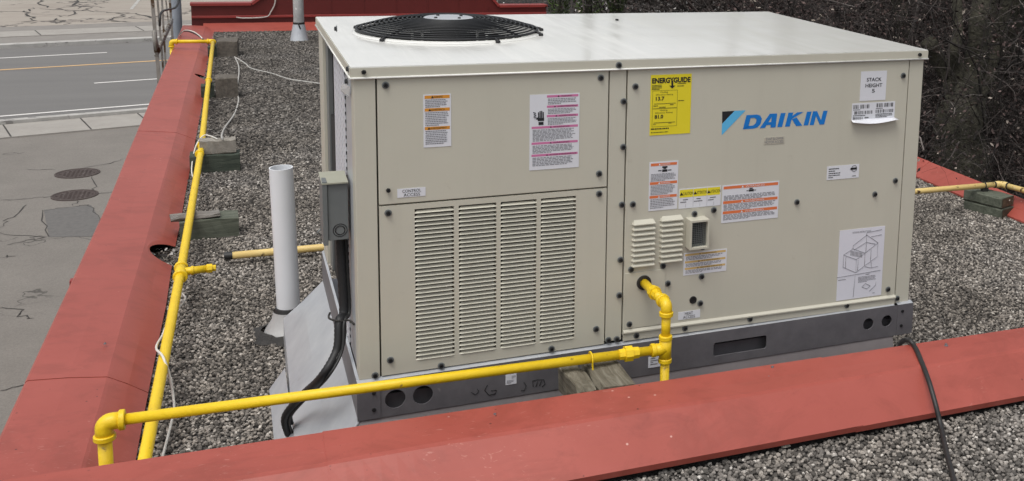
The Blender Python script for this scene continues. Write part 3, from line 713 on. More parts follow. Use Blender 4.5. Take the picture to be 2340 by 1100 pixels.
# folded skirt: beige like the sides
mb = MB(); mb.box((lx0-.0012, ly0-.0014, 1.2895), (lx1+.0012, ly0-.0002, ZT-.003)); part('lid_skirt', mb, 'beige_paint', lid)
mb = MB(); mb.box((lx0-.0014, ly0+.0005, 1.2895), (lx0-.0002, ly1, ZT-.003)); part('lid_skirt', mb, 'beige_paint', lid)
mb = MB(); mb.tube([(lx0-.002, ly0-.0025, 1.2885), (lx1+.002, ly0-.0025, 1.2885)], .0030, 8); mb.tube([(lx0-.002, ly0, 1.2885), (lx0-.002, ly1, 1.2885)], .0030, 8); part('lid_hem', mb, 'lid_paint', lid)
mb = MB(); mb.add([(FCX+FR*k*math.cos(t), FCY+FR*k*math.sin(t), z) for (k, z) in ((1.010, ZT-.10), (1.010, ZT+.006), (1.018, ZT+.008), (1.045, ZT+.0005)) for t in [2*math.pi*i/64 for i in range(64)]],
  [(r*64+i, r*64+(i+1) % 64, (r+1)*64+(i+1) % 64, (r+1)*64+i) for r in range(3) for i in range(64)], True); part('fan_collar', mb, 'lid_paint', lid)
mb = MB(); mb.ringsweep((FCX, FCY, ZT-.26), (0, 0, 1), [(0, FR+.003), (.22, FR+.003)], 48, cap=False); mb.ringsweep((FCX, FCY, ZT-.27), (0, 0, 1), [(0, FR), (.004, FR)], 48); part('fan_well', mb, 'dark_inside', lid)
# fan blades and motor
for k in range(3):
    mb = MB(); rows = []
    for i in range(7):
        r = .05+(.22)*i/6; hw = .16+.06*i/6*3; 
        for j in range(5):
            t = 2*math.pi*k/3+.5+hw*(j/4-.5)*2*(.9); rows.append((FCX+r*math.cos(t), FCY+r*math.sin(t), ZT-.045-.045*(j/4)))
    mb.add(rows, [(i*5+j, i*5+j+1, (i+1)*5+j+1, (i+1)*5+j) for i in range(6) for j in range(4)], True); o = part('fan_blade', mb, 'grey_enamel', lid); solidify(o, .002)
mb = MB(); mb.ringsweep((FCX, FCY, ZT-.2), (0, 0, 1), [(0, .07), (.19, .07), (.2, .06)], 24); part('fan_motor', mb, 'black_plastic', lid)
# wire guard, domed
HR, HZ = .083, FZ+.037
def gz_at(r): k = (r-HR)/(FR-HR); k = min(1, max(0, k)); return HZ-(HZ-FZ)*k**2.1
guard = bpy.data.objects.new('fan_guard', None); link(guard, U, (FCX, FCY, FZ))
nr = 15
for k in range(nr):
    r = HR+(FR-HR)*(k+.6)/(nr-.4); mb = MB(); n = 72; pts = [(FCX+r*math.cos(2*math.pi*i/n), FCY+r*math.sin(2*math.pi*i/n), gz_at(r)) for i in range(n+1)]
    mb.tube(pts, .0027 if k < nr-1 else .0042, 6, False); part('guard_ring', mb, 'guard_wire', guard)
for k in range(8):
    t = math.radians(-50+45*k); mb = MB(); pts = [(FCX+r*math.cos(t), FCY+r*math.sin(t), gz_at(r)-.005) for r in [HR*.9+(FR-HR*.9)*i/10 for i in range(11)]]; mb.tube(pts, .0042, 6)
    e = Vector((math.cos(t), math.sin(t), 0)); c = Vector((FCX, FCY, FZ))+e*(FR+.012)
    part('guard_spoke', mb, 'guard_wire', guard)
for (u, v) in ((806, 61), (1233, 67), (892, 88), (1122, 91), (1205, 77)):
    c = V3(onz(u, v, ZT+.006)); e = Vector((c.x-FCX, c.y-FCY, 0)).normalized(); c = Vector((FCX, FCY, ZT))+e*(FR+.014); mb = MB()
    mb.tube([c-e*.016+Vector((0, 0, .013)), c+e*.002+Vector((0, 0, .009)), c+e*.008+Vector((0, 0, .002))], .004, 8); mb.ringsweep(c+e*.006, (0, 0, 1), [(0, .008), (.007, .008), (.010, .004)], 10); part('guard_clip', mb, 'black_plastic', guard)
mb = MB(); mb.ringsweep((FCX, FCY, HZ-.003), (0, 0, 1), [(0, HR), (.003, HR), (.0045, HR-.003)], 40); part('hub_plate', mb, 'galvanised', guard)
for k in range(4):
    t = math.radians(30+90*k); mb = MB(); mb.ringsweep((FCX+.055*math.cos(t), FCY+.055*math.sin(t), HZ+.001), (0, 0, 1), [(0, .006), (.003, .0055), (.005, .003)], 10); part('hub_bolt', mb, 'black_plastic', guard)
# base rail with real holes
BX0, BX1, BY = -.004, 1.876, -.012; bz0, bz1 = .2985, .4115
put = lambda a, c: (a, BY, c); mb = MB()
h1x, h1z = fp(902, 908); h2x, h2z = fp(965, 899); h3x, h3z = fp(1980, 738); h4x, h4z = fp(2022, 731); sx0, sz1 = fp(1626, 783); sx1, sz0 = fp(1747, 790)
sx0 = fp(1627, 795)[0]; sx1 = fp(1748, 780)[0]; sz1, sz0 = fp(1690, 772)[1], fp(1690, 802)[1]
rad = .0285
cells = [(h1x-.04, h1x+.042, circle(h1x, h1z, rad)), (h1x+.042, h2x+.05, circle(h2x, h2z, rad)), (sx0-.05, sx1+.05, rrect(sx0, sx1, sz0, sz1, .008)), (h3x-.05, (h3x+h4x)/2, circle(h3x, h3z, .021)), ((h3x+h4x)/2, h4x+.035, circle(h4x, h4z, .021))]
xs = BX0
for a0, a1, hl in cells:
    mb.quad(put(xs, bz0), put(a0, bz0), put(a0, bz1), put(xs, bz1)); ring_plate(mb, (a0, a1, bz0, bz1), hl, put); xs = a1
    n = len(hl); hs_ = sorted(hl, key=lambda p: math.atan2(p[1]-sum(q[1] for q in hl)/n, p[0]-sum(q[0] for q in hl)/n))
    mb.add([put(*p) for p in hs_]+[(p[0], BY+.004, p[1]) for p in hs_], [(i, i+n, (i+1) % n+n, (i+1) % n) for i in range(n)])
mb.quad(put(xs, bz0), put(BX1, bz0), put(BX1, bz1), put(xs, bz1))
# sides, bottom flange, back
mb.add([(BX0,BY,bz0),(BX0,D_,bz0),(BX0,D_,bz1),(BX0,BY,bz1)], [(0,3,2,1)]); mb.add([(BX1,BY,bz0),(BX1,D_,bz0),(BX1,D_,bz1),(BX1,BY,bz1)], [(0,1,2,3)])
mb.quad((BX0,BY,bz0),(BX0,D_,bz0),(BX1,D_,bz0),(BX1,BY,bz0))
base = part('base_rail', mb, 'galvanised_dark')
mb = MB(); mb.add([(BX0,BY+.0005,bz1),(1.80,BY+.0005,bz1),(1.80,.004,bz1+.006),(BX0,.004,bz1+.006)], [(0,1,2,3)]); mb.add([(1.812,BY-.001,bz1+.0005),(BX1,BY-.001,bz1+.0005),(BX1,.004,bz1+.006),(1.812,.004,bz1+.006)], [(0,1,2,3)])
mb.add([(BX0,0,bz1),(.003,0,bz1+.006),(.003,D_,bz1+.006),(BX0,D_,bz1)], [(0,1,2,3)])
part('rail_flange', mb, 'galvanised', base)
mb = MB(); mb.box((.03, .03, bz0+.004), (1.84, .034, bz0+.05)); mb.box((.03, .05, bz0+.052), (1.84, .054, bz0+.108)); part('inner_beam', mb, 'galvanised_dark', base)
for xa_, xb_ in ((1.812, BX1+.0015), (BX0-.0015, .058)):
    mb = MB(); mb.box((xa_, BY-.0022, bz0+.001), (xb_, BY-.0004, bz1-.001)); part('end_bracket', mb, 'galvanised_dark', base)
for (u, v) in ((853, 894), (853, 932), (2057, 708), (2054, 741)):
    x, z = fp(u, v); mb = MB(); mb.ringsweep((x, BY-.002, z), (0, -1, 0), [(0, .006), (.003, .0055)], 12); part('rivet', mb, 'black_plastic', base)
mb = MB()
for pix in ([(1075,893),(1085,898),(1092,890),(1088,885)], [(1112,876),(1105,888),(1115,899),(1130,896),(1132,888),(1120,889)], [(1195,870),(1200,878),(1196,888),(1188,889)], [(1215,868),(1216,880)], [(1214,867),(1225,864),(1240,864),(1243,874),(1236,880)], [(1222,880),(1226,868)], [(1230,878),(1235,866)]):
    mb.tube([(lambda q: (q[0], BY-.0008, q[1]))(fp(u, v)) for u, v in pix], .0011, 4)
part('chalk_marks', mb, 'dark_inside', base)
# left (coil) side
def side(name, y0, y1, z0, z1, x0, x1, mat): mb = MB(); mb.box((x0, y0, z0), (x1, y1, z1), ch=.002); return part(name, mb, mat)
side('side_post', .024, .075, .4165, 1.286, .0035, .02, 'beige_paint'); side('rear_post', 1.05, D_-.004, .4165, 1.286, .0035, .03, 'beige_paint')
side('side_strip', .078, .25, .4165, 1.286, .006, .012, 'galvanised'); side('coil', .62, 1.0, .42, 1.28, .030, .05, 'dark_inside')
side('coil_edge', .96, 1.046, .42, 1.286, .014, .03, 'grey_enamel')
cg = bpy.data.objects.new('coil_guard', None); link(cg, U, (.01, .43, .85))
mb = MB(); mb.box((-.001, -.165, -.006), (.001, .165, .006)); cm = mesh_of(mb, name='guard_slat'); cm.materials.append(MATS['sticker_white'])
for k in range(36): inst('guard_slat', cm, cg, (.006, .43, .43+k*.024))
mb = MB(); mb.box((-.001, -.012, -.43), (.001, .012, .43)); cm2 = mesh_of(mb, name='guard_bar'); cm2.materials.append(MATS['sticker_white'])
for k in range(7): inst('guard_bar', cm2, cg, (.0035, .28+k*.05, .852))
mb = MB(); mb.box((.026, .255, .42), (.029, .61, 1.28)); part('coil_fins', mb, 'dark_inside', cg)
mb = MB(); mb.box((1.858, .024, .4165), (1.864, D_-.004, 1.286)); mb.box((.03, D_-.01, .4165), (1.858, D_-.004, 1.286)); part('rear_panels', mb, 'beige_paint')
# screws
def screw_mesh():
    mb = MB(); mb.ringsweep((0, 0, 0), (0, -1, 0), [(0, .0100), (.0016, .0100), (.0022, .0085)], 16, False); me = mesh_of(mb, name='washer'); me.materials.append(MATS['grey_enamel'])
    mb = MB(); mb.ringsweep((0, -.0018, 0), (0, -1, 0), [(0, .0068), (.0012, .0070), (.0058, .0060), (.0060, .0034), (.0030, .003)], 6, False); m2 = mesh_of(mb, name='screw_head'); m2.materials.append(MATS['black_plastic']); return me, m2
sw1, sw2 = screw_mesh()
SCREWS = [(881,195),(1373,178),(1369,397),(887,487),(1369,443),(892,823),(1362,752),(1008,836),(1260,797),(857,858),(1390,777),(1409,775),(1452,198),(1425,232),(1424,336),(1421,468),(1446,467),(1418,594),(1415,675),(1442,616),(1515,608),(1526,648),(1603,632),(1606,565),(1631,480),(1587,489),(1821,462),(1999,444),(2046,413),(2064,173),(2029,661),(1935,698),(1714,729),(1565,750),(2050,682),(1438,741),(1454,767),(1600,693),(1414,149)]
for u, v in SCREWS:
    yy = -.0076 if v == 149 else (-.0035 if v != 489 else -.0045)
    if (u, v) in ((1935,698),(1714,729),(1565,750)): yy = -.0055
    p = ony(u, v, yy); o = inst('screw', sw1, U, V3(p)); inst('screw_head', sw2, o, V3(p))
for u, v in ((887, 435), (831, 165), (2101, 125), (1410, 48)):
    if v == 48: p = V3(onz(u, v, ZT)); o = inst('screw_head', sw2, U, p); o.rotation_euler = (math.radians(-90), 0, 0); continue
    p = V3(ony(u, v, -.004 if v == 435 else -.0078)); inst('screw_head', sw2, U, p)
for (u, v) in ((770, 66), (797, 158), (795, 186)):
    p = V3(onx(u, v, -.005)); o = inst('screw', sw1, U, p, (0, 0, math.radians(-90))); inst('screw_head', sw2, o, p)
p = [V3(onx(u, v, -.002)) for u, v in ((783, 190), (800, 198), (798, 222), (786, 216), (778, 205))]; mb = MB(); c = sum(p, Vector())/5+Vector((-.012, 0, 0))
mb.add(p+[c], [(i, (i+1) % 5, 5) for i in range(5)]); part('film_scrap', mb, 'plastic_film')

# ------------------------------------------------------------------ stickers and lettering
TEXTS = []
def sticker(name, pix, mat='sticker_white', y=-.0032, label=None):
    c = [fp(u, v) for u, v in pix]; x0, x1 = (c[0][0]+c[3][0])/2, (c[1][0]+c[2][0])/2; z1, z0 = (c[0][1]+c[1][1])/2, (c[2][1]+c[3][1])/2
    mb = MB(); mb.box((x0, y, z0), (x1, y+.0008, z1)); o = part(name, mb, mat, U)
    if label: o['label'] = label
    return dict(o=o, x0=x0, x1=x1, z0=z0, z1=z1, y=y)
def sx(S, f): return S['x0']+(S['x1']-S['x0'])*f
def sz(S, f): return S['z1']-(S['z1']-S['z0'])*f
def rects(S, name, lst, mat, dy=.0004, parent=None):
    mb = MB()
    for a0, a1, b0, b1 in lst:
        y = S['y']-dy; mb.quad((sx(S, a0), y, sz(S, b1)), (sx(S, a1), y, sz(S, b1)), (sx(S, a1), y, sz(S, b0)), (sx(S, a0), y, sz(S, b0)))
    return mk(name, mb, mat, parent or S['o'])
def lines(S, blocks, mat='print_grey', dy=.0007, seed=1):
    r = random.Random(seed); lst = []
    for a0, a1, b0, b1, n in blocks:
        h = (b1-b0)/n
        for i in range(n):
            x = a0; end = a1-(a1-a0)*(.02+.12*r.random()) if i < n-1 else a0+(a1-a0)*r.uniform(.4, .8)
            while x < end:
                wd = r.uniform(.025, .085)*(a1-a0)*1.2; lst.append((x, min(x+wd, end), b0+h*(i+.22), b0+h*(i+.72))); x += wd+.016*(a1-a0)
    return rects(S, 'fine_print', lst, mat, dy)
def text(S, s, a0, a1, b0, b1, mat='print_black', name='lettering', bold=0., shear=0., dy=.0008): TEXTS.append((S['o'], s, sx(S, a0), sx(S, a1), sz(S, b1), sz(S, b0), S['y']-dy, mat, name, bold, shear))
def tri(S, cx, b0, b1, mat='print_black'):
    mb = MB(); y = S['y']-.0009; h = sz(S, b0)-sz(S, b1); x = sx(S, cx); mb.add([(x-h*.58, y, sz(S, b1)), (x+h*.58, y, sz(S, b1)), (x, y, sz(S, b0))], [(0,1,2)]); mk('warning_triangle', mb, mat, S['o'])
def bands(S, spec, mat, tri_mat='print_black', txt='print_black'):
    for a0, a1, b0, b1, word, tx in spec:
        rects(S, 'header_band', [(a0, a1, b0, b1)], mat)
        tri(S, tx-.05 if word else tx, b0+(b1-b0)*.12, b1-(b1-b0)*.15, tri_mat)
        if word: text(S, word, tx, min(a1-.02, tx+.05*len(word)*(a1-a0)), b0+(b1-b0)*.22, b1-(b1-b0)*.18, txt)
S = sticker('warning_sticker', [(968,216),(1032,214),(1029,334),(966,337)], label='tall white sticker with three amber header bands')
bands(S, [(.05, .95, .02, .08, 'WARNING', .38), (.05, .95, .26, .32, 'ADVERTENCIA', .28), (.05, .95, .61, .67, 'AVERTISSEMENT', .25)], 'print_amber')
lines(S, [(.07, .93, .09, .25, 5), (.07, .93, .33, .60, 8), (.07, .93, .68, .95, 8)], seed=2)
S = sticker('warning_sticker', [(1210,218),(1324,211),(1322,381),(1209,390)], label='large white sticker with six pink bands and a black hand symbol')
bands(S, [(.34, .97, .015, .045, 'WARNING', .62), (.34, .97, .15, .18, 'AVERTISSEMENT', .55), (.34, .97, .275, .305, 'ADVERTENCIA', .58), (.04, .97, .42, .45, 'WARNING', .47), (.04, .97, .63, .66, 'WARNING', .47), (.04, .97, .79, .82, 'AVERTISSEMENT', .40)], 'print_pink')
lines(S, [(.36, .95, .055, .14, 4), (.36, .95, .19, .265, 4), (.36, .95, .315, .41, 5), (.06, .94, .46, .62, 9), (.06, .94, .67, .78, 6), (.06, .94, .83, .95, 6)], seed=3)
# hand symbol: palm, four fingers, thumb, wrist and a bolt
rects(S, 'hand_symbol', [(.160, .285, .308, .350), (.163, .186, .232, .307), (.194, .217, .218, .307), (.225, .248, .216, .307), (.256, .279, .232, .307), (.175, .275, .362, .402), (.130, .159, .300, .328)], 'print_black', .0006)
mb = MB(); mb.tube([(sx(S, a), S['y']-.0009, sz(S, c)) for a, c in ((.070, .232), (.115, .240), (.085, .262), (.125, .272), (.08, .292), (.12, .305))], .0013, 4); mk('shock_symbol', mb, 'print_black', S['o'])
S = sticker('energy_sticker', [(1486,173),(1579,167),(1577,304),(1484,310)], 'sticker_yellow', label='yellow efficiency label with black heading')
text(S, 'ENERGYGUIDE', .03, .97, .05, .14, bold=.042)
rects(S, 'arrow', [(.50, .545, .10, .19)], 'print_black', .0009); mb = MB(); y = S['y']-.0009; mb.add([(sx(S, .45), y, sz(S, .185)), (sx(S, .523), y, sz(S, .235)), (sx(S, .60), y, sz(S, .185))], [(0,1,2)]); mk('arrow_head', mb, 'print_black', S['o'])
text(S, 'Cooling', .24, .42, .275, .305); text(S, 'Efficiency Rating', .13, .55, .318, .345); text(S, '13.7', .13, .34, .36, .425, bold=.03); text(S, 'Heating', .24, .42, .575, .605); text(S, 'Efficiency Rating', .13, .55, .618, .645); text(S, '81.0', .11, .32, .66, .725, bold=.03)
fr = lambda a0, a1, b0, b1, t=.006, k=.004: [(a0, a1, b0, b0+k), (a0, a1, b1-k, b1), (a0, a0+t, b0+k, b1-k), (a1-t, a1, b0+k, b1-k)]
rects(S, 'frame_lines', fr(.05, .66, .26, .555)+fr(.05, .66, .56, .86)+[(.09, .62, .475, .483), (.09, .62, .79, .798)], 'print_black', .0005)
lines(S, [(.03, .28, .16, .25, 4), (.65, .97, .145, .17, 1), (.65, .97, .185, .21, 1), (.68, .97, .43, .455, 1), (.08, .24, .50, .525, 1), (.48, .64, .49, .515, 1), (.22, .50, .525, .55, 1), (.08, .24, .81, .83, 1), (.45, .62, .80, .82, 1), (.03, .8, .875, .915, 1), (.03, .6, .94, .965, 1)], 'print_black', seed=4)
S = sticker('warning_sticker', [(1483,371),(1549,366),(1547,477),(1481,482)], label='tall white sticker with three orange bands above the small louvres')
bands(S, [(.05, .95, .03, .085, 'WARNING', .40), (.03, .97, .41, .465, 'WARNING', .40), (.03, .97, .69, .745, 'WARNING', .40)], 'print_orange', 'sticker_white', 'sticker_white')
lines(S, [(.06, .94, .24, .40, 6), (.06, .94, .475, .68, 7), (.06, .94, .755, .96, 6)], seed=5)
rects(S, 'flame_symbol', [(.44, .62, .10, .135), (.48, .58, .135, .155), (.44, .62, .165, .215), (.30, .42, .175, .195), (.64, .76, .175, .195)], 'print_black', .0006)
S = sticker('caution_sticker', [(1551,432),(1647,424),(1645,467),(1549,479)], label='white caution sticker with yellow heading in three columns')
rects(S, 'header_band', [(.02, .335, .05, .44), (.345, .665, .05, .44), (.675, .98, .05, .44)], 'print_yellow')
for a, wd in ((.02, 'CAUTION'), (.345, 'ATTENTION'), (.67, 'ATENCION')):
    tri(S, a+.04, .17, .33); text(S, wd, a+.075, a+.315, .17, .33)
lines(S, [(.10, .26, .52, .60, 1), (.04, .31, .64, .72, 1), (.42, .58, .52, .60, 1), (.36, .64, .64, .72, 1), (.74, .92, .52, .60, 1), (.70, .95, .64, .72, 1)], 'print_black', seed=6)
rects(S, 'divider', [(.338, .342, .45, .96), (.668, .672, .45, .96), (.16, .165, .78, .95), (.5, .505, .78, .95), (.83, .835, .78, .95)], 'print_grey', .0005)
S = sticker('warning_sticker', [(1650,425),(1779,412),(1777,497),(1647,510)], label='wide white sticker with three orange bands')
bands(S, [(.02, .98, .03, .105, 'WARNING', .40), (.02, .98, .42, .495, 'WARNING', .40), (.02, .98, .69, .765, 'WARNING', .40)], 'print_orange', 'sticker_white', 'sticker_white')
lines(S, [(.03, .97, .27, .41, 4), (.03, .97, .505, .68, 5), (.03, .97, .775, .93, 5)], seed=7)
rects(S, 'flame_symbol', [(.47, .53, .12, .15), (.46, .55, .16, .22), (.42, .455, .18, .2), (.555, .59, .18, .2)], 'print_black', .0006)
S = sticker('warning_sticker', [(1562,580),(1660,566),(1659,617),(1560,631)], label='low white sticker with three ochre bands under the flue outlet')
bands(S, [(.03, .97, .05, .14, 'WARNING', .42), (.03, .97, .37, .46, 'ATTENTION', .40), (.03, .97, .66, .75, 'ADVERTENCIA', .38)], 'print_ochre')
lines(S, [(.05, .95, .16, .34, 3), (.05, .95, .48, .64, 3), (.05, .95, .77, .93, 3)], seed=8)
S = sticker('name_sticker', [(908,432),(972,427),(972,447),(907,452)], label='small white sticker reading CONTROL ACCESS'); text(S, 'CONTROL', .18, .84, .12, .46); text(S, 'ACCESS', .22, .80, .56, .90)
S = sticker('name_sticker', [(1550,713),(1600,707),(1598,726),(1548,730)], label='small white sticker reading HEAT ACCESS'); text(S, 'HEAT', .30, .66, .10, .45); text(S, 'ACCESS', .22, .76, .55, .90)
S = sticker('stack_sticker', [(1967,164),(2026,161),(2022,228),(1963,231)], label='white square sticker reading STACK HEIGHT 5'); text(S, 'STACK', .23, .80, .22, .345, bold=.012); text(S, 'HEIGHT', .19, .84, .42, .545, bold=.012); text(S, '5', .45, .56, .61, .73, bold=.012)
S = sticker('barcode_sticker', [(1946,237),(2044,231),(2043,268),(1945,275)], label='white barcode label with its lower edge curling off')
r = random.Random(12); lst = []
for a0, a1, b0, b1 in ((.03, .16, .10, .34), (.19, .40, .10, .34), (.56, .72, .07, .31), (.75, .95, .07, .31), (.06, .47, .48, .68), (.55, .96, .45, .65), (.03, .25, .84, .99)):
    x = a0
    while x < a1: wd = r.choice((.006, .012, .018)); lst.append((x, min(x+wd, a1), b0, b1)); x += wd+r.choice((.008, .014, .02))
rects(S, 'bars', lst, 'print_black', .0005); lines(S, [(.03, .3, .37, .44, 1), (.55, .8, .34, .42, 1), (.03, .4, .71, .80, 1), (.55, .96, .69, .95, 3), (.3, .48, .84, .96, 1)], 'print_black', seed=9)
rows = []
for k in range(13):
    a = k/12; sag = .006+.010*math.sin(math.pi*min(1, a*1.1)); xx = sx(S, -.01+1.06*a)
    rows.append([(sx(S, a), S['y']+.0003, S['z0']), (xx, S['y']-.006, S['z0']-sag*.45), (xx, S['y']-.014, S['z0']-sag*.95), (xx, S['y']-.020, S['z0']-sag*.75)])
mb = MB(); mb.add([p for q in rows for p in q], [(j*4+k, (j+1)*4+k, (j+1)*4+k+1, j*4+k+1) for j in range(12) for k in range(3)], True); o = mk('curled_edge', mb, 'sticker_white', S['o']); solidify(o, .0006)
S = sticker('notice_sticker', [(1889,382),(1963,373),(1961,405),(1888,412)], label='small white notice with five lines of print and a round mark')
lines(S, [(.05, .55, .14, .28, 1), (.05, .42, .31, .44, 1), (.05, .70, .47, .60, 1), (.05, .5, .63, .75, 1), (.05, .3, .78, .90, 1), (.78, .97, .80, .90, 1)], 'print_black', seed=10)
c = (sx(S, .84), sz(S, .30)); rr_ = (S['z1']-S['z0'])*.22; mb = MB(); mb.tube([(c[0]+rr_*math.cos(t), S['y']-.0006, c[1]+rr_*math.sin(t)) for t in [2*math.pi*k/16 for k in range(17)]], .0007, 4); mk('round_mark', mb, 'print_black', S['o']); rects(S, 'mark_bar', [(.72, .92, .22, .38)], 'print_black', .0016)
S = sticker('rigging_sheet', [(1918,527),(2021,516),(2013,674),(1910,687)], 'paper', label='tall white instruction sheet with a line drawing of a box')
text(S, 'RIGGING INSTRUCTIONS', .28, .68, .035, .06, 'print_grey')
def draw(segs, wd=.0007, mat='print_grey'):
    mb = MB()
    for sg in segs: mb.tube([(sx(S, a), S['y']-.0008, sz(S, c)) for a, c in sg], wd, 4)
    mk('line_drawing', mb, mat, S['o'])
T = lambda x, y: ((x-195)/345, (y-140)/545)       # from a 3.44x crop of the sheet
draw([[T(232,330),T(300,290),T(395,335),T(330,378),T(232,330)], [T(232,330),T(232,425),T(332,480),T(330,378)], [T(332,480),T(395,435),T(490,375),T(490,265),T(395,335)], [T(395,335),T(395,435)], [T(300,265),T(400,195),T(490,265)], [T(300,265),T(300,290)], [T(400,195),T(400,330)], [T(310,300),T(400,250),T(470,275)],
      [T(400,175),T(515,165)], [T(435,212),T(515,205)], [T(400,180),T(395,200)], [T(398,440),T(448,458),T(500,452)], [T(445,405),T(450,458)], [T(250,335),T(250,432)], [T(345,385),T(345,470)], [T(440,310),T(440,400)]])
draw([[T(190,500),T(522,486)], [T(328,502),T(322,672)], [T(385,600),T(410,575),T(450,600),T(425,620),T(385,600)], [T(445,640),T(490,600),T(492,570)]])
rects(S, 'grille_symbol', [(.26+.03*k, .275+.03*k, .30+.006*k, .37+.006*k) for k in range(9)], 'print_grey', .0007)
lines(S, [(.02, .30, .695, .715, 1), (.62, .75, .66, .68, 1), (.46, .88, .69, .78, 5), (.80, .88, .945, .965, 1)], 'print_grey', seed=11)
S = sticker('clear_sticker', [(1746,313),(1792,312),(1791,328),(1745,330)], 'sticker_clear', label='faint clear sticker under the blue logo'); text(S, 'EVAP BLOWER', .08, .95, .08, .42, 'print_grey'); text(S, 'MOTOR ACCESS', .03, .95, .52, .88, 'print_grey')
S = sticker('rating_sticker', [(1479,813),(1512,808),(1510,833),(1477,838)], y=BY-.0014, label='small white printed sticker on the base rail behind the gas tee'); lines(S, [(.15, .8, .1, .25, 1), (.15, .9, .3, .45, 1), (.15, .4, .48, .6, 1), (.15, .95, .63, .78, 1)], 'print_black', seed=13)
S = sticker('code_sticker', [(1153,853),(1178,850),(1178,873),(1153,876)], y=BY-.0014, label='tiny white sticker on the base rail'); lines(S, [(.55, .95, .15, .45, 3), (.1, .8, .55, .9, 3)], 'print_grey', seed=14)
# logo
def LP(cx, cy): return fp(1600+cx/3.929, 140+cy/3.929)
yl = -.0027
mb = MB(); mb.add([(x, yl, z) for x, z in (LP(195,452), LP(306,445), LP(194,560))], [(0,2,1)]); logo = part('logo', mb, 'print_black', U, label='blue and black maker logo')
mb = MB(); mb.add([(x, yl, z) for x, z in (LP(306,445), LP(407,440), LP(190,665), LP(193,562))], [(0,1,2,3)]); mk('logo_flash', mb, 'logo_sky', logo)
x0, zb = LP(380, 608); x1, zb2 = LP(1090, 570); h = LP(1120, 447)[1]-zb2; zb = (zb+zb2)/2; k_ = (x1-x0)/(1090-380)
def strokes(name, polys):
    mb = MB()
    for i, pl in enumerate(polys):
        mb.add([(x0+(u-380)*k_+.235*h*t, yl-.00012*i, zb+h*t) for u, t in pl], [tuple(range(len(pl)))])
    mk(name, mb, 'logo_blue', logo)
outer = [(380,0),(470,0),(505,.08),(524,.30),(524,.68),(503,.92),(468,1),(380,1)]; inner = [(422,.22),(455,.22),(472,.28),(481,.40),(481,.60),(472,.72),(455,.78),(422,.78)]
strokes('letter', [[outer[i], outer[(i+1) % 8], inner[(i+1) % 8], inner[i]] for i in range(8)])
strokes('letter', [[(527,0),(572,0),(607,.72),(614,1),(585,1)], [(622,0),(668,0),(650,1),(606,1)], [(575,.20),(630,.20),(628,.40),(590,.40)]])
strokes('letter', [[(683,0),(726,0),(726,1),(683,1)]])
strokes('letter', [[(752,0),(795,0),(795,1),(752,1)], [(790,.44),(812,.62),(888,1),(832,1),(790,.72)], [(800,.50),(852,0),(908,0),(836,.64)]])
strokes('letter', [[(920,0),(962,0),(962,1),(920,1)]])
strokes('letter', [[(975,0),(1014,0),(1014,1),(975,1)], [(1070,0),(1110,0),(1110,1),(1070,1)], [(1012,1),(985,1),(1068,0),(1098,0)]])
# convert lettering to meshes
for (par, s, xa, xb, za, zb_, y, mat, name, bold, shear) in TEXTS:
    cu = bpy.data.curves.new('t', 'FONT'); cu.body = s; cu.size = 1; cu.offset = bold; cu.shear = shear; cu.resolution_u = 3
    to = bpy.data.objects.new('t', cu); me0 = to.to_mesh(); vs = np.array([v.co[:] for v in me0.vertices]); fs = [tuple(p.vertices) for p in me0.polygons]; to.to_mesh_clear(); bpy.data.objects.remove(to); bpy.data.curves.remove(cu)
    mn, mx = vs.min(0), vs.max(0); mb = MB()
    mb.add([(xa+(v[0]-mn[0])/(mx[0]-mn[0])*(xb-xa), y, za+(v[1]-mn[1])/(mx[1]-mn[1])*(zb_-za)) for v in vs], fs); mk(name, mb, mat, par)

# ------------------------------------------------------------------ roof curb under the unit
cb = thing('roof_curb', (.9, .6, 0), 'galvanised sheet metal curb skirt flaring out under the air conditioner', 'roof curb')
mb = MB(); tl = [(.0, -.006, .297), (0, D_, .297)]; lo = [(-.165, -.11, .10), (-.141, 1.377, .10)]
n = 14
rows = []
for k in range(n+1):
    t = k/n; a = Vector(tl[0]).lerp(Vector(tl[1]), t); c = Vector(lo[0]).lerp(Vector(lo[1]), t); rows.append([a, a.lerp(c, .5)+Vector((.003*math.sin(7*t), 0, .004*math.sin(9*t+1))), c, c+Vector((-.002, 0, -.1))])
mb.add([p for r in rows for p in r], [(j*4+k, (j+1)*4+k, (j+1)*4+k+1, j*4+k+1) for j in range(n) for k in range(3)], False); o = mk('side_skirt', mb, 'galvanised', cb); solidify(o, .0015, 0)
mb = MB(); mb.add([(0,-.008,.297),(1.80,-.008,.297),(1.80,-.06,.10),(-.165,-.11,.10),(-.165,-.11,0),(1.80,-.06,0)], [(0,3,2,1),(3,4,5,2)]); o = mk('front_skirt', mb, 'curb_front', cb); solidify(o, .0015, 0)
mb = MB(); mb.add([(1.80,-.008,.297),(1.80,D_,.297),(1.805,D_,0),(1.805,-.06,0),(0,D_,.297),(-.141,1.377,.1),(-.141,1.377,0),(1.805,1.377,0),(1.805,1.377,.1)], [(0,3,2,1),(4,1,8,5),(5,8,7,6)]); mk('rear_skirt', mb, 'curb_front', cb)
mb = MB(); mb.tube([(0,-.008,.299),(-.165,-.112,.102),(-.165,-.112,.0)], .004, 6); mk('corner_seam', mb, 'galvanised', cb)
mb = MB(); mb.box((-.212, .25, 0), (-.150, .93, .012)); mb.add([(-.212,.25,.012),(-.212,.93,.012),(-.158,.93,.085),(-.158,.25,.085)], [(0,1,2,3)]); mk('flange', mb, 'galvanised', cb)

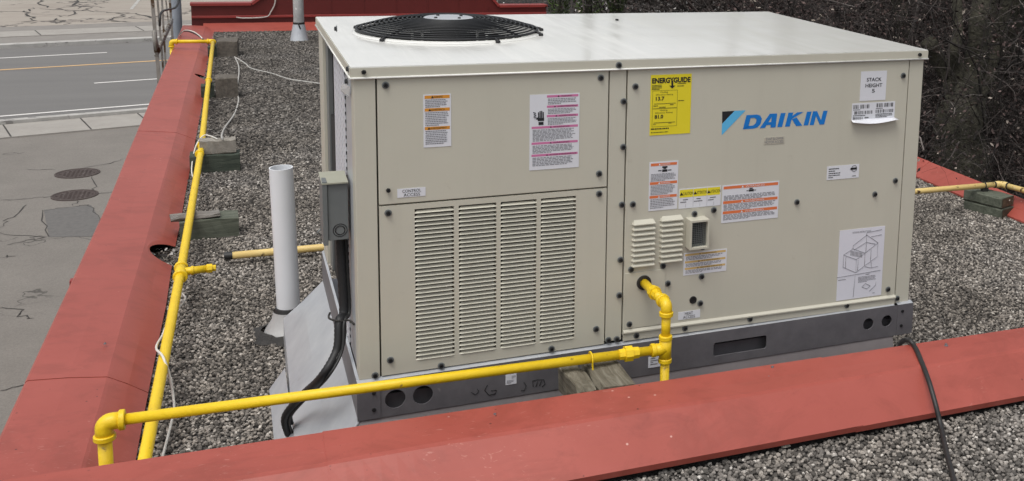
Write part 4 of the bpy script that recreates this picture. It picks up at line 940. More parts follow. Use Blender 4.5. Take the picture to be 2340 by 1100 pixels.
# ------------------------------------------------------------------ gas line
gas = thing('gas_pipe', (-.6, -.1, .0), 'bright yellow gas pipe running along the parapet, across the front and into the unit', 'gas pipe')
PR = .0138
EL = V3(onz(237, 965, .467)); TE = Vector((.858, -.2, .466)); ST = Vector((gx, -.002, gz)); RT = Vector((gx, -.2, gz))
TE.x = gx
RT.z = gz; EB = EL
def gp(name, mb): return mk(name, mb, 'yellow_paint', gas)
d1 = (TE-EL).normalized()
mb = MB(); mb.tube([EL+d1*.03, TE-d1*.03], PR, 16); gp('pipe', mb)
mb = MB(); mb.tube([TE+Vector((0, 0, .03)), RT-Vector((0, 0, .03))], PR, 16); gp('pipe', mb)
mb = MB(); mb.tube([ST, RT+Vector((0, .03, 0))], PR, 16); gp('pipe', mb)
mb = MB(); mb.tube([TE-Vector((0, 0, .02)), Vector((TE.x, TE.y, .04))], PR, 16); gp('pipe', mb)
mb = MB(); mb.ringsweep((TE.x, TE.y, .03), (0, 0, 1), [(0, .019), (.03, .019)], 12); gp('drip_cap', mb)
def collar(p, d, L=.014, r=.0205): mb = MB(); mb.ringsweep(Vector(p)-Vector(d).normalized()*L/2, d, [(0, r*.93), (.002, r), (L-.002, r), (L, r*.93)], 18); return gp('collar', mb)
def elbow(c, da, db, r=.0185, a=.034):
    c = Vector(c); da = Vector(da).normalized(); db = Vector(db).normalized(); mb = MB(); mb.tube(arc_path([c+da*a, c, c+db*a], .034, 8), r, 16); gp('elbow', mb); collar(c+da*a, da, r=r*1.22); collar(c+db*a, db, r=r*1.22)
elbow(EL, d1, (0, 0, -1), .021, .040); elbow(RT, (0, 1, 0), (0, 0, -1), .0175, .03)
mb = MB(); mb.tube([TE-Vector((0, 0, .034)), TE+Vector((0, 0, .034))], .0185, 16); mb.tube([TE, TE-d1*.036], .0185, 16); gp('tee', mb); collar(TE-Vector((0, 0, .036)), (0, 0, 1)); collar(TE+Vector((0, 0, .036)), (0, 0, 1)); collar(TE-d1*.038, d1)
un = V3(ony(1440, 803, -.198)); un = EL+d1*((un-EL).dot(d1)); mb = MB(); mb.ringsweep(un-d1*.034, d1, [(0, .0165), (.018, .0175), (.018, .024), (.040, .024), (.040, .0185), (.060, .0175)], 8, False); gp('union', mb)
un2 = Vector((gx, -.105, gz)); mb = MB(); mb.ringsweep(un2+Vector((0, .03, 0)), (0, -1, 0), [(0, .0155), (.014, .0165), (.014, .0215), (.034, .0215), (.034, .0170), (.055, .0165)], 8, False); gp('union', mb)
RB = Vector((EL.x, EL.y, .13)); mb = MB(); mb.tube([EL-Vector((0, 0, .03)), RB], .0165, 16); gp('pipe', mb)
ZP = .148; LPP = [V3(onz(u, v, ZP)) for u, v in ((350, 950), (415, 610), (460, 340), (478, 170), (487, 95))]
near_end = LPP[0]+(LPP[0]-LPP[1]).normalized()*((LPP[0].y-EL.y)); near_end.z = ZP
PL = .0185
mb = MB(); mb.tube([RB+Vector((0, 0, .02)), RB+Vector((0, 0, -.0)), near_end], PL, 12); gp('elbow', mb)
mb = MB(); mb.tube([near_end]+LPP, PL, 16); gp('pipe', mb)
far_c = LPP[-1]; xo = V3(onz(391, 97, ZP)); xo.y = far_c.y+.05; cross_d = (xo-far_c).normalized()
mb = MB(); mb.tube([far_c, xo], PL, 14); gp('pipe', mb); elbow(far_c, (0, -1, 0), cross_d, .024, .05); elbow(xo, -cross_d, (0, 0, -1), .024, .05)
mb = MB(); mb.tube([xo, xo+Vector((0, 0, -1.4))], PL, 14); gp('pipe', mb)
for u, v in ((460, 333), (456, 352), (477, 184)): 
    p = V3(onz(u, v, ZP)); p.x = p.x; collar(p, (0.02, 1, 0), .028, .026)
tc = V3(onz(413, 622, ZP)); mb = MB(); mb.tube([tc-Vector((0, .055, 0)), tc+Vector((0, .055, 0))], .0235, 16); gp('tee', mb); collar(tc-Vector((0, .06, 0)), (0, 1, 0), .02, .029); collar(tc+Vector((0, .06, 0)), (0, 1, 0), .02, .028)
mb = MB(); mb.tube([tc, tc+Vector((.10, .01, 0))], .0165, 14); gp('stub', mb); collar(tc+Vector((.045, .004, 0)), (1, 0, 0), .012, .020); mb = MB(); mb.ringsweep(tc+Vector((.10, .01, 0)), (1, 0, 0), [(0, .020), (.022, .020), (.022, .014), (.036, .014)], 8, False); gp('plug', mb)
# strap and timber under the front run
stx = V3(ony(1350, 818, -.19)); stc = EL+d1*((stx-EL).dot(d1))
mb = MB(); mb.tube([stc+Vector((0, .02*math.cos(t), .0185*math.sin(t))) for t in [math.radians(-30+k*15) for k in range(17)]]+[stc+Vector((.001, -.019, -.03)), stc+Vector((.002, -.022, -.055))], .0028, 6); gp('strap', mb)
tb = thing('timber_support', (.66, -.25, 0), 'weathered split timber block under the front gas pipe', 'timber block')
A0, A1 = V3(onz(1290, 845, .44)), V3(onz(1410, 820, .44))
xa, xb = A0.x, A1.x; ymax = -.125; ymin = -.33
mb = MB(); r = random.Random(5)
def rough_box(mb, a, c, seed, j=.003, nseg=5, axis=1):
    rr = random.Random(seed); x0_, y0_, z0_ = a; x1_, y1_, z1_ = c; rows = []
    for k in range(nseg+1):
        t = k/nseg
        def q(x, z): return (x+rr.gauss(0, j), y0_+(y1_-y0_)*t, z+rr.gauss(0, j)) if axis == 1 else (x0_+(x1_-x0_)*t, x+rr.gauss(0, j), z+rr.gauss(0, j))
        l0, l1 = (x0_, x1_) if axis == 1 else (y0_, y1_); e = .006
        rows.append([q(l0+e, z0_), q(l1-e, z0_), q(l1, z0_+e), q(l1, z1_-e), q(l1-e, z1_), q((l0+l1)/2, z1_), q(l0+e, z1_), q(l0, z1_-e), q(l0, z0_+e)])
    m_ = 9; fl = [(j_*m_+k, (j_+1)*m_+k, (j_+1)*m_+(k+1) % m_, j_*m_+(k+1) % m_) for j_ in range(nseg) for k in range(m_)]
    if axis == 1: fl = [f[::-1] for f in fl]
    mb.add([p for w_ in rows for p in w_], fl+[tuple(range(m_)) if axis == 1 else tuple(range(m_))[::-1], tuple(nseg*m_+k for k in range(m_))[::-1] if axis == 1 else tuple(nseg*m_+k for k in range(m_))]); return mb
xm = xa+.36*(xb-xa)
rough_box(mb, (xa, ymin, .345), (xm-.006, ymax-.005, .436), 1, .004); mk('split_plank', mb, 'wood_weathered', tb)
mb = MB(); rough_box(mb, (xm+.006, ymin-.005, .345), (xb, ymax+.012, .440), 2, .003); mk('plank', mb, 'wood_weathered', tb)
mb = MB(); rough_box(mb, (xa+.01, ymin, .17), (xb-.01, ymax-.02, .343), 3, .003); rough_box(mb, (xa+.01, ymin, .0), (xb-.01, ymax-.02, .168), 4, .003); mk('timber', mb, 'wood_dark_green', tb)

# ------------------------------------------------------------------ blocks along the left pipe
def block(name, c0, c1, mat, label, cat, seed, rz=0., group=None, z0=0., end=None):
    c = Vector(((c0[0]+c1[0])/2, (c0[1]+c1[1])/2, z0)); mb = MB(); rough_box(mb, (c0[0], c0[1], z0), (c1[0], c1[1], c1[2]), seed, .0025, 6, 0)
    R = Matrix.Rotation(rz, 3, 'Z'); mb.v = [tuple(R@(Vector(p)-c)+c) for p in mb.v]
    return mk(name, mb, mat, None, loc=c, label=label, cat=cat, group=group)
z = .105
block('timber_block', (-.56, 2.85, 0), (-.288, 2.99, .108), 'wood_green', 'green grey timber block under the left gas pipe, plank scrap on top', 'timber block', 21, .03)
block('plank_scrap', (-.60, 2.86, 0), (-.375, 2.955, .128), 'wood_grey', 'short grey weathered plank lying between gas pipe and green timber', 'plank', 22, .10, z0=.109)
block('timber_block', (-.545, 4.25, 0), (-.262, 4.39, .118), 'wood_dark_green', 'dark green timber block under the pipe coupling, pale brick on top', 'timber block', 23, -.02)
block('paver_brick', (-.49, 4.27, 0), (-.283, 4.37, .205), 'concrete_pale', 'pale grey brick standing on the dark green timber', 'brick', 24, .03, z0=.119)
block('timber_block', (-.525, 6.84, 0), (-.425, 6.95, .118), 'wood_dark_green', 'dark timber end under the pipe beside the rough tan stone block', 'timber block', 25)
block('concrete_block', (-.415, 6.83, 0), (-.245, 7.06, .175), 'concrete', 'rough brown concrete block on gravel, second from the facade wall', 'concrete block', 26, .02)
block('timber_block', (-.50, 9.2, 0), (-.415, 9.30, .118), 'wood_dark_green', 'dark timber end under the pipe near its far elbow', 'timber block', 27)
block('concrete_block', (-.405, 9.2, 0), (-.213, 9.55, .17), 'concrete', 'rough brown concrete block beside the far pipe elbow by the facade wall', 'concrete block', 28, -.05)
# right-hand stack of two timbers with pale pipe
ts = thing('timber_stack', (3.8, 1.95, 0), 'two stacked green timbers carrying the pale pipe near the wooded side', 'timber stack')
Q = [V3(onz(u, v, 0)) for u, v in ((2208, 482), (2288, 503), (2325, 498))]
dl = (Q[0]-Q[1]).normalized(); dw = Vector((-dl.y, dl.x, 0)); dw = dw if dw.x > 0 else -dw; wdt = .135
for k, (z0_, z1_, in_) in enumerate(((0, .060, 0), (.066, .128, .006))):
    L_ = (Q[0]-Q[1]).length+.02; mb = MB(); rough_box(mb, (0, 0, z0_), (L_, wdt, z1_), 40+k, .0015, 6, 0)
    mb.v = [tuple(Q[1]+dl*(p[0]-.0+in_)+dw*p[1]+Vector((0, 0, p[2]))) for p in mb.v]; mk('timber', mb, 'wood_green', ts)
    mb = MB(); mb.quad(*[Q[1]+dl*(in_-.0025)+dw*a+Vector((0, 0, z)) for a, z in ((.006, z0_+.004), (wdt-.004, z0_+.004), (wdt-.004, z1_-.005), (.006, z1_-.005))]); mk('end_grain', mb, 'wood_end', ts)
# old pale yellow pipe behind the unit
pp = thing('pale_pipe', (.1, 2.38, 0), 'pale yellow rusty pipe lying on gravel behind the unit', 'pipe')
a = V3(onz(512, 586, .05)); c = V3(onz(745, 565, .05)); e = c+(c-a)*.9
mb = MB(); mb.tube([a+(c-a).normalized()*.035, c, e], .0175, 14); mk('pipe', mb, 'pale_yellow_paint', pp); mb = MB(); mb.ringsweep(a, (c-a), [(0, .019), (.036, .019)], 14); mk('end_cap', mb, 'black_rubber', pp)
pr = thing('pale_pipe', (3.5, 1.95, .18), 'pale yellow pipe with black joints crossing the timber stack to the wooded side', 'pipe')
ZR = .165
a = V3(onz(2090, 438, ZR)); c = V3(onz(2288, 421, ZR)); e = V3(onz(2345, 437, ZR)); e2 = c+(e-c).normalized()*1.4; a2 = a+(a-c).normalized()*1.2
mb = MB(); mb.tube([a2, a, c], .0165, 14); mk('pipe', mb, 'pale_yellow_paint', pr); mb = MB(); mb.tube([c, e, e2], .0165, 14); mk('pipe', mb, 'pale_yellow_paint', pr)
da = (a-c).normalized(); de = (e-c).normalized(); mb = MB(); mb.tube(arc_path([c+da*.045, c, c+de*.045], .03), .0205, 14); mk('elbow', mb, 'pale_yellow_paint', pr)
for q, d in ((c+da*.048, da), (c+de*.048, de), (c+da*.12, da)): mb = MB(); mb.ringsweep(q, d, [(0, .0212), (.006, .0212)], 14); mk('joint_ring', mb, 'tar', pr)
q = c+da*.12; mb = MB(); mb.box((q.x-.02, q.y-.012, .128), (q.x+.02, q.y+.012, ZR-.012)); mk('pipe_shoe', mb, 'black_rubber', pr)

# ------------------------------------------------------------------ vents
pv_ = thing('pvc_vent_pipe', (-.137, 1.458, 0), 'white plastic vent pipe standing on gravel beside the unit', 'vent pipe')
vb = Vector((-.116, 1.458, 0)); vt = Vector((-.131, 1.452, .697)); R0 = .0445
mb = MB(); dirv = (vt-vb).normalized(); mb.ringsweep(vb+dirv*.09, dirv, [(0, R0), ((vt-vb).length-.09, R0), ((vt-vb).length-.09, R0-.005), ((vt-vb).length-.2, R0-.005)], 36, cap=False); mk('pipe', mb, 'pvc', pv_)
mb = MB(); mb.ringsweep(vb, dirv, [(.0, .105), (.03, .092), (.07, .066), (.105, .058)], 30, cap=False); mk('boot', mb, 'lead_boot', pv_)
mb = MB(); mb.ringsweep(vb, dirv, [(.095, .057), (.118, .050), (.120, .044)], 30, cap=False); mk('sealing_collar', mb, 'black_rubber', pv_)
mb = MB(); r = random.Random(4); mb.add([(vb.x+(.13+r.uniform(-.015, .02))*math.cos(t)*k, vb.y+(.13+r.uniform(-.015, .02))*math.sin(t)*k, z) for k, z in ((.75, .03), (1.1, .012)) for t in [2*math.pi*i/24 for i in range(24)]], [(i, (i+1) % 24, 24+(i+1) % 24, 24+i) for i in range(24)], True); mk('tar_patch', mb, 'tar', pv_)
vs_ = V3(onz(684, 94, 0)); vp = thing('metal_vent_stack', vs_, 'grey metal vent stack with cone flashing near the facade wall', 'vent stack')
mb = MB(); mb.ringsweep(vs_, (0, 0, 1), [(0, .105), (.012, .10), (.19, .066), (.205, .062)], 28, cap=False); mk('cone_flashing', mb, 'galvanised', vp)
mb = MB(); mb.ringsweep(vs_, (0, 0, 1), [(.15, .058), (1.6, .058), (1.6, .05)], 28); mk('pipe', mb, 'lead_boot', vp)
mb = MB(); mb.ringsweep(vs_, (0, 0, 1), [(.196, .064), (.222, .064)], 28); mb.tube([vs_+Vector((-.02, -.066, .22)), vs_+Vector((-.005, -.075, .2)), vs_+Vector((.01, -.072, .15))], .008, 6); mk('clamp', mb, 'tar', vp)

# ------------------------------------------------------------------ electrical: disconnect, conduit, cables
db_ = thing('disconnect_box', (-.04, .22, .79), 'grey metal electrical disconnect box on the side of the unit', 'electrical box')
bx0, bx1, by0, by1, bz0_, bz1_ = -.0575, -.001, .17, .27, .782, .955
mb = MB(); mb.box((bx0, by0, bz0_), (bx1, by1, bz1_), ch=.0025); mk('body', mb, 'grey_enamel', db_)
mb = MB(); mb.box((bx0-.014, by0-.006, bz0_-.012), (bx0-.0005, by1+.006, bz1_+.006), ch=.002); mk('door', mb, 'grey_enamel', db_)
mb = MB(); mb.add([(bx0-.016, by0-.008, bz1_-.002), (bx1, by0-.008, bz1_-.002), (bx1, by0-.008, bz1_+.002), (bx0-.016, by0-.008, bz1_+.002), (bx0-.016, by1, bz1_+.010), (bx1, by1, bz1_+.010)], [(0,1,2,3),(3,2,5,4)]); o = mk('rain_lid', mb, 'grey_enamel_faded', db_); solidify(o, .0015, -1)
mb = MB(); mb.tube([(-.025+.013*math.cos(t), by0-.0008, bz0_+.03+.013*math.sin(t)) for t in [2*math.pi*k/20 for k in range(21)]], .0014, 5); mb.tube([(-.025+.019*math.cos(t), by0-.0006, bz0_+.03+.019*math.sin(t)) for t in [2*math.pi*k/24 for k in range(25)]], .0012, 5); mk('knockout', mb, 'black_plastic', db_)
mb = MB(); mb.tube([(bx0-.02, by0-.004, bz0_+.02), (bx0-.03, by0-.004, bz0_+.03), (bx0-.02, by0-.004, bz0_+.04)], .003, 6); mk('latch', mb, 'grey_enamel', db_)
cpath = [(-.022, .22, .79), (-.020, .215, .68), (-.018, .20, .55), V3(ony(775, 735, .16)), V3(ony(770, 800, .13)), V3(ony(735, 862, .11)), V3(ony(690, 912, .15)), V3(ony(655, 955, .22)), V3(onz(657, 985, .03))]
cpath[-1] = V3(onz(660, 992, .07)); cpath[-2] = V3(onz(653, 952, .15)); cpath[-3] = V3(onz(690, 906, .25))
mb = MB(); sp_ = smooth_path(cpath, 14); mb.tube(sp_, [.0122+.0012*(i % 2) for i in range(len(sp_))], 14); t = thing('power_conduit', (-.02, .2, .1), 'black flexible power conduit hanging from the electrical box to the curb', 'conduit'); mk('conduit', mb, 'black_plastic', t)
mb = MB(); mb.tube([p+Vector((.012, -.018, 0)) for p in sp_[40:]], .004, 6); mk('lead_wire', mb, 'black_rubber', t)
mb = MB(); mb.tube([p+Vector((.016, .004, .004+.006*math.sin(i*.13))) for i, p in enumerate(sp_[:-6])], .006, 8); mk('lead_wire', mb, 'black_rubber', t)
mb = MB(); c0 = V3(ony(772, 728, .17)); mb.tube(smooth_path([c0+Vector((-.02, .02, .012)), c0+Vector((-.025, -.01, .008)), c0+Vector((0, -.022, .0)), c0+Vector((.03, -.01, -.006)), (.003, .12, c0.z-.005)]), .0032, 6); mk('wire_tie', mb, 'tar', t)
def cable(name, pts, r, mat, label, z=None):
    mb = MB(); mb.tube(smooth_path([V3(p) for p in pts], 6), r, 8); return mk(name, mb, mat, None, loc=V3(pts[0]), label=label, cat='cable')
cable('white_cable', [onz(370, 1050, .03), onz(383, 1000, .03), onz(397, 940, .04), onz(396, 905, .06), onz(388, 860, .12), onz(372, 815, .18), onz(357, 795, .16), onz(372, 765, .1), onz(385, 735, .12), onz(412, 700, .10), onz(424, 682, .05), onz(415, 670, .05), onz(405, 660, .08)], .0042, 'white_cable', 'thin white cable looped round the front end of the left gas pipe')
cable('white_cable', [onz(440, 405, .03), onz(438, 385, .06), onz(443, 350, .12), onz(452, 325, .17), onz(466, 310, .20), onz(480, 311, .21), onz(497, 318, .212)], .004, 'white_cable', 'thin white cable looped over the pipe beside the pale brick')
cable('grey_cable', [onz(508, 318, .214), onz(507, 308, .19), onz(515, 290, .05), onz(535, 262, .012), onz(545, 230, .012), onz(541, 205, .02), onz(546, 170, .02), onz(545, 150, .014), onz(539, 136, .02), onz(536, 130, .03)], .0065, 'grey_cable', 'pale cable crossing the gravel from the brick to the far concrete block')
cable('grey_cable', [onz(537, 131, .03), onz(560, 145, .014), onz(575, 157, .014), onz(620, 168, .014), onz(660, 181, .014), onz(700, 187, .014), onz(740, 193, .014), onz(800, 204, .014)], .0065, 'grey_cable', 'pale cable crossing the gravel from the far block toward the unit')
cable('black_cable', [onz(2052, 800, .25), onz(2060, 782, .38), onz(2075, 777, .452), onz(2090, 792, .447), onz(2105, 825, .440), onz(2122, 870, .42), onz(2138, 925, .375), onz(2150, 975, .328), onz(2162, 1030, .318), onz(2178, 1090, .312), onz(2190, 1140, .312), onz(2215, 1210, .312)], .0075, 'black_rubber', 'black rubber cable draped over the divider coping onto the upper gravel')
cable('black_wire', [onz(405, 108, -.2), onz(410, 88, .0), onz(415, 74, .12), onz(430, 72, .14), onz(450, 80, .13), onz(466, 92, .11), onz(478, 104, .08)], .007, 'black_rubber', 'black wire bundle bent over the far corner of the coping')
cable('white_wire', [onz(408, 95, .0), onz(412, 80, .10), onz(422, 70, .17), onz(440, 72, .17), onz(456, 82, .14), onz(472, 100, .08)], .005, 'white_cable', 'white wire bent over the far corner of the coping')
# loose screws and bits on the coping
def loose(name, u, v, z, label, s=1.0):
    p = V3(onz(u, v, z)); mb = MB(); mb.ringsweep(p, (0, .2, 1), [(0, .0075*s), (.002, .0075*s), (.0025, .0045*s), (.008*s, .004*s)], 6, False); return mk(name, mb, 'galvanised_dark', None, loc=p, label=label, cat='screw')
loose('screw', 1765, 843, .4375, 'screw head on the coping below the forklift slot'); loose('screw', 2162, 791, .4385, 'screw head on the coping beside the black cable'); loose('screw', 240, 787, .113, 'small loose screw on the street side coping', .8); loose('screw', 1131, 951, .4375, 'dark screw head on the divider coping left of the timber', .9)
loose('screw', 1757, 863, .433, 'tiny dark screw on the coping fold below the forklift slot', .6)

p = V3(onz(1795, 1018, NZ+.022)); mb = MB(); rough_box(mb, (p.x-.012, p.y-.007, p.z-.006), (p.x+.012, p.y+.007, p.z+.006), 77, .0015, 3, 0); mk('pebble', mb, 'concrete_pale', None, loc=p, label='single tan pebble against the lip of the divider coping', cat='pebble')
# ------------------------------------------------------------------ mast and pole outside the far corner
ms = thing('sign_mast', V3((-.95, 9.9, GZ)), 'rusty lattice steel sign mast beside the far end of the parapet', 'mast')
def vbar(u0, v0, u1, v1, y, wd, mat='mast_steel', name='upright', zlo=None):
    a, c = V3(ony(u0, v0, y)), V3(ony(u1, v1, y)); d = (a-c).normalized(); a = a+d*.8; c = c-d*((c.z-GZ)/d.z) if zlo is None else c
    mb = MB(); h = wd/2; vs = []
    for q in (c, a): vs += [(q.x-h, q.y-h, q.z), (q.x+h, q.y-h, q.z), (q.x+h, q.y+h, q.z), (q.x-h, q.y+h, q.z)]
    mb.add(vs, [(0,3,2,1),(4,5,6,7),(0,1,5,4),(1,2,6,5),(2,3,7,6),(3,0,4,7)]); mk(name, mb, mat, ms)
vbar(348, 0, 364, 190, 9.9, .034); vbar(360, 0, 373, 160, 10.2, .020); vbar(370, 0, 381, 190, 10.5, .020, 'mast_steel'); vbar(379, 0, 386, 62, 10.8, .014, zlo=1); vbar(388, 0, 395, 100, 11.0, .024)
for (p0, p1, y0, y1) in (((392, 45), (357, 120), 10.9, 9.9), ((352, 80), (362, 120), 9.9, 9.9), ((392, 50), (357, 128), 10.92, 9.88), ((357, 118), (352, 70), 9.87, 9.87)):
    a, c = V3(ony(p0[0], p0[1], y0)), V3(ony(p1[0], p1[1], y1)); mb = MB(); mb.tube([a, c], .022, 4); mk('brace', mb, 'mast_steel', ms)
P = [ony(408, -15, 11.6), ony(408, 5, 11.5), ony(400, 18, 11.2), ony(385, 22, 10.6), ony(372, 26, 10.1), ony(366, 36, 9.85), ony(365, 60, 9.84)]
mb = MB(); mb.tube(smooth_path([V3(p) for p in P]), .012, 8); mk('mast_cable', mb, 'black_rubber', ms)
po = ony(404, 60, 12.6); mb = MB(); mb.ringsweep((po[0], 12.6, GZ), (0, 0, 1), [(0, .075), (5.2, .06)], 20); mk('lamp_pole', mb, 'pole_paint', None, loc=(po[0], 12.6, GZ), label='blue grey round pole behind the lattice mast', cat='pole')

# ------------------------------------------------------------------ trees and thicket
def grow(seed, h, spread, nstem, depth=3, r0=.012, leafn=400, lsz=.035, droop=.0, twigs=1.0):
    rr = random.Random(seed); stems = MB(); twig = MB(); leaf = MB(); tips = []
    def br(p, d, L, r, lev):
        n = 4; pts = [p]; q = p
        for i in range(n):
            d = (d+Vector((rr.gauss(0, .22), rr.gauss(0, .22), rr.gauss(0, .15)-droop*lev*.08))).normalized(); q = q+d*(L/n); pts.append(q)
        rs = [r*(1-.6*i/n) for i in range(n+1)]
        (stems if lev == 0 else twig).tube(pts, rs, 5 if lev == 0 else 3, False, True); tips.extend(pts[1:])
        if lev < depth:
            for k in range(int((5 if lev == 0 else 4)*twigs)):
                i = rr.randint(1, n); dd_ = (d+Vector((rr.gauss(0, .8), rr.gauss(0, .8), rr.gauss(.05, .6)))).normalized(); br(pts[i], dd_, L*rr.uniform(.4, .7), max(.0016, r*.5), lev+1)
    for s in range(nstem):
        a = rr.uniform(0, 2*math.pi); e = rr.uniform(0, spread); br(Vector((e*.5*math.cos(a), e*.5*math.sin(a), 0)), Vector((math.cos(a)*spread*.6, math.sin(a)*spread*.6, 1)).normalized(), h*rr.uniform(.6, 1), r0*rr.uniform(.6, 1.3), 0)
    for i in range(leafn):
        c = rr.choice(tips)+Vector((rr.gauss(0, .06), rr.gauss(0, .06), rr.gauss(0, .06))); a = Vector((rr.gauss(0, 1), rr.gauss(0, 1), rr.gauss(0, 1))).normalized(); b_ = a.orthogonal().normalized(); s_ = lsz*rr.uniform(.5, 1.3)
        leaf.quad(c-a*s_, c-b_*s_*.5+a*s_*.1, c+a*s_, c+b_*s_*.5+a*s_*.1)
    return stems, twig, leaf
def shrub_meshes(seed, **kw):
    lm = kw.pop('leafmat', 'dead_leaf'); tm = kw.pop('twigmat', 'twig'); out = []
    for nm, mb, mt in zip(('stems', 'twigs', 'leaves'), grow(seed, **kw), ('twig_dark', tm, lm)):
        me = mesh_of(mb, name=nm); me.materials.append(MATS[mt]); out.append((nm, me))
    return out
V = [shrub_meshes(1, h=2.6, spread=.55, nstem=9, leafn=3200, lsz=.020), shrub_meshes(2, h=2.2, spread=.8, nstem=10, leafn=3600, lsz=.018, droop=.5, twigmat='twig_dark'), shrub_meshes(3, h=3.0, spread=.4, nstem=8, leafn=2600, lsz=.022), shrub_meshes(4, h=1.8, spread=1.0, nstem=12, leafn=3200, lsz=.020, droop=.7)]
VP = [shrub_meshes(5, h=2.6, spread=.6, nstem=9, leafn=3000, lsz=.022, leafmat='pale_leaf'), shrub_meshes(6, h=2.4, spread=.8, nstem=9, leafn=3200, lsz=.020, leafmat='pale_leaf', twigmat='twig_dark')]
rr = random.Random(11)
def put_shrub(ms_, x, y, s, label, group):
    t = thing('bare_shrub', (x, y, bank_z(x, y)-.05), label, 'shrub', group); a = rr.uniform(0, 6.28)
    for nm, me in ms_:
        o = bpy.data.objects.new(nm, me); link(o, t, WL[t.name])
    t.rotation_euler = (0, 0, a); t.scale = (s, s, s*rr.uniform(.9, 1.15)); return t
for (d, u0, u1, n_, s0) in ((7.6, 2080, 2420, 7, .45), (9.4, 1960, 2430, 14, .8), (11.5, 1850, 2430, 15, 1.0), (14.5, 1860, 2430, 14, 1.2), (18, 1830, 2430, 14, 1.4)):
    for k in range(n_):
        u = u0+(u1-u0)*(k+rr.uniform(.1, .9))/n_; q = CAM+ray(u, 200)*(d*rr.uniform(.93, 1.07)); x, y = float(q[0]), float(q[1])
        if x < 4.6: x = 4.6+rr.uniform(0, .5)
        put_shrub(rr.choice(V), x, y, s0*rr.uniform(.8, 1.25), 'tangled bare brown shrub with dry leaves on the wooded bank', 'shrubs on the wooded bank')
for k in range(16):
    u = 1480+330*(k+rr.random())/16; q = CAM+ray(u, 20)*rr.uniform(19, 25); put_shrub(rr.choice(VP), float(q[0]), float(q[1]), rr.uniform(1.3, 1.9), 'loose shrub with dry leaves and bright gaps painted as white specks beyond the far end of the unit lid', 'pale shrubs beyond the lid')
# big trees
def tree(name, x, y, h, r, seed, label, nst=1, lean=0):
    q = random.Random(seed); z0 = bank_z(x, y)-.2; t = thing(name, (x, y, z0), label, 'tree'); mb = MB()
    for s in range(nst):
        a = 2*math.pi*s/nst+q.random(); off = Vector((math.cos(a), math.sin(a), 0))*(r*.75 if nst > 1 else 0); pts = []; rs = []; p = Vector((x, y, z0))+off; d = Vector((q.gauss(0, .05)+lean, q.gauss(0, .05), 1))
        for i in range(15):
            k = i/14; pts.append(p.copy()); rs.append((r if nst == 1 else r*.55)*(1.35-.8*k if k > .1 else 1.35)*(1+.08*math.sin(i*2.1+s))); d = (d+Vector((q.gauss(0, .10), q.gauss(0, .10), 0))+(Vector((x, y, 0))-Vector((p.x, p.y, 0)))*(.35 if k < .5 else -.25)*(.3 if nst > 1 else 0)).normalized(); p = p+d*(h/14)
        mb.tube(pts, rs, 14, True)
        if s == 0: main = pts
    mk('trunk', mb, 'bark', t); mb = MB()
    for k in range(26):
        p = main[q.randint(3, 14)]; a = q.uniform(0, 6.28); d = Vector((math.cos(a), math.sin(a), q.uniform(-.2, .9))); pts = [p.copy()]
        for i in range(7): d = (d+Vector((q.gauss(0, .3), q.gauss(0, .3), q.gauss(.0, .25)))).normalized(); p = p+d*q.uniform(.12, .35); pts.append(p.copy())
        r_ = q.uniform(.008, .04); mb.tube(pts, [r_*(1-.85*i/7) for i in range(8)], 6, False)
        for m in range(5):
            p2 = pts[q.randint(2, 7)].copy(); d2 = Vector((q.gauss(0, 1), q.gauss(0, 1), q.gauss(0, .8))).normalized(); pt = [p2.copy()]
            for i in range(4): d2 = (d2+Vector((q.gauss(0, .3), q.gauss(0, .3), q.gauss(0, .3)))).normalized(); p2 = p2+d2*q.uniform(.06, .2); pt.append(p2.copy())
            mb.tube(pt, [.005*(1-.7*i/4) for i in range(5)], 4, False)
    mk('crown', mb, 'twig', t); return t
def place(u, v, d): q = CAM+ray(u, v)*d; return float(q[0]), float(q[1])
x, y = place(2195, 300, 8.6); 
tw = thing('bare_tree', (x, y, bank_z(x, y)-.2), 'gnarled old tree with twisted joined stems close behind the right coping', 'tree')
mb = MB(); q = random.Random(8)
for pix, r_ in (([(2192,620),(2188,430),(2186,340),(2192,270),(2214,200),(2230,140),(2236,70),(2246,-20),(2252,-160)], [.19,.17,.135,.11,.095,.085,.08,.075,.07]), ([(2165,620),(2160,420),(2152,320),(2172,240),(2176,200),(2150,150),(2128,108),(2118,92)], [.12,.11,.09,.075,.065,.06,.062,.066]), ([(2225,620),(2222,420),(2228,340),(2212,260),(2206,215),(2190,160),(2180,120),(2190,60),(2180,-60)], [.12,.11,.085,.075,.06,.05,.045,.04,.035]), ([(2240,600),(2246,420),(2240,330),(2234,250),(2258,170),(2282,90),(2300,0),(2310,-100)], [.09,.08,.065,.06,.055,.05,.045,.04])):
    d0 = 8.5+q.uniform(-.1, .1); pts = smooth_path([V3(CAM+ray(u, v)*(d0+.06*math.sin(i*1.7))) for i, (u, v) in enumerate(pix)], 4); rs = []
    for i in range(len(pts)): k = i/(len(pts)-1)*(len(r_)-1); j = min(int(k), len(r_)-2); rs.append((r_[j]*(1-k+j)+r_[j+1]*(k-j))*(1+.09*math.sin(i*1.3)))
    mb.tube(pts, rs, 12, True)
mk('trunk', mb, 'bark', tw); mb = MB()
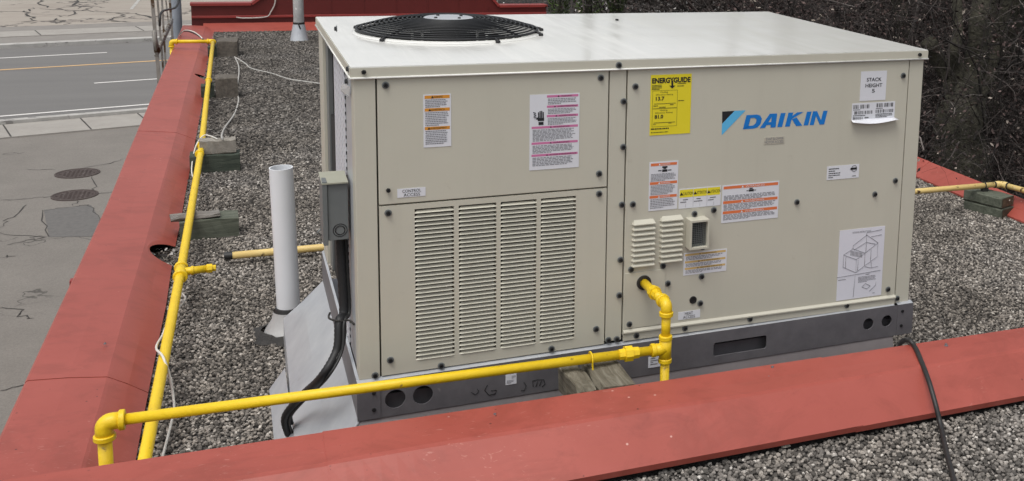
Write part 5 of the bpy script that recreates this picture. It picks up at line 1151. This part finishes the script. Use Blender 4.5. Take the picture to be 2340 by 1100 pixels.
for k in range(70):
    u, v = q.uniform(2090, 2330), q.uniform(60, 380); p = V3(CAM+ray(u, v)*q.uniform(7.9, 8.7)); d = Vector((q.gauss(0, 1), q.gauss(0, .5), q.gauss(.1, .7))).normalized(); pts = [p]
    for i in range(9): d = (d+Vector((q.gauss(0, .35), q.gauss(0, .25), q.gauss(-.03, .35)))).normalized(); p = p+d*q.uniform(.03, .13); pts.append(p)
    r0 = q.choice((.003, .004, .005, .008)); mb.tube(pts, [r0*(1-.75*i/9) for i in range(10)], 5, False)
mk('crown', mb, 'twig', tw)
x, y = place(2010, 100, 12.5); tree('bare_tree', x, y, 6, .17, 5, 'slender leaning bare tree rising behind the right end of the lid', 1, .05)
x, y = place(2300, 100, 12); tree('bare_tree', x, y, 6, .2, 7, 'thick dark bare tree deep in the thicket past the twisted one', 2)
x, y = place(2130, 60, 15.5); tree('bare_tree', x, y, 7, .2, 9, 'straight dark bare tree behind the twisted stems', 1)
x, y = place(1830, 40, 18); tree('bare_tree', x, y, 7, .2, 13, 'bare tree with fine twigs behind the far corner of the lid', 1)
for i, (u, v, d, r_, lb) in enumerate(((1925, 100, 15, .13, 'dark leaning bare tree between the lid corner and the slender tree'), (2075, 100, 10.5, .07, 'thin pale stemmed tree just beyond the right end of the unit'), (2262, 100, 10, .08, 'thin forked tree beside the twisted old tree'), (2330, 100, 9.5, .09, 'crooked bare tree above the pale pipe elbow'), (1755, 30, 20, .16, 'bare tree straight behind the far right lid corner'))):
    x, y = place(u, v, d); tree('bare_tree', x, y, 6, r_, 90+i, lb, 1, (.05, -.04, .08, -.06, .03)[i])
for i, (u, hw) in enumerate(((1278, .27), (1345, .27), (1408, .22))):
    x, y = place(u, 20, 16.2+i*.4); z0 = bank_z(x, y) if x > 4.3 else GZ; q = random.Random(50+i); h = 5.5
    t = thing('cedar_tree', (x, y, z0), ('dense green columnar cedar right beside the facade wall end', 'middle green columnar cedar of the three in a row', 'green columnar cedar next to the pale shrubs')[i], 'tree')
    mb = MB(); mb.tube([(x, y, z0), (x, y, z0+h*.9)], [.07, .02], 8); mk('trunk', mb, 'bark', t); mb = MB()
    for k in range(9000):
        zf = q.random()**.9; rad_ = hw*(1-zf**2.2)*(.75+.25*math.sin(zf*40+q.random()))*q.uniform(.55, 1.05); a = q.uniform(0, 6.28); c = Vector((x+rad_*math.cos(a), y+rad_*math.sin(a), z0+.15+zf*h)); e = Vector((math.cos(a)*.6+q.gauss(0, .4), math.sin(a)*.6+q.gauss(0, .4), .8+q.gauss(0, .3))).normalized(); f_ = e.orthogonal().normalized(); s_ = q.uniform(.015, .035)
        mb.quad(c-e*s_, c-f_*s_*.35, c+e*s_, c+f_*s_*.35)
    mk('crown', mb, 'cedar_leaf', t)
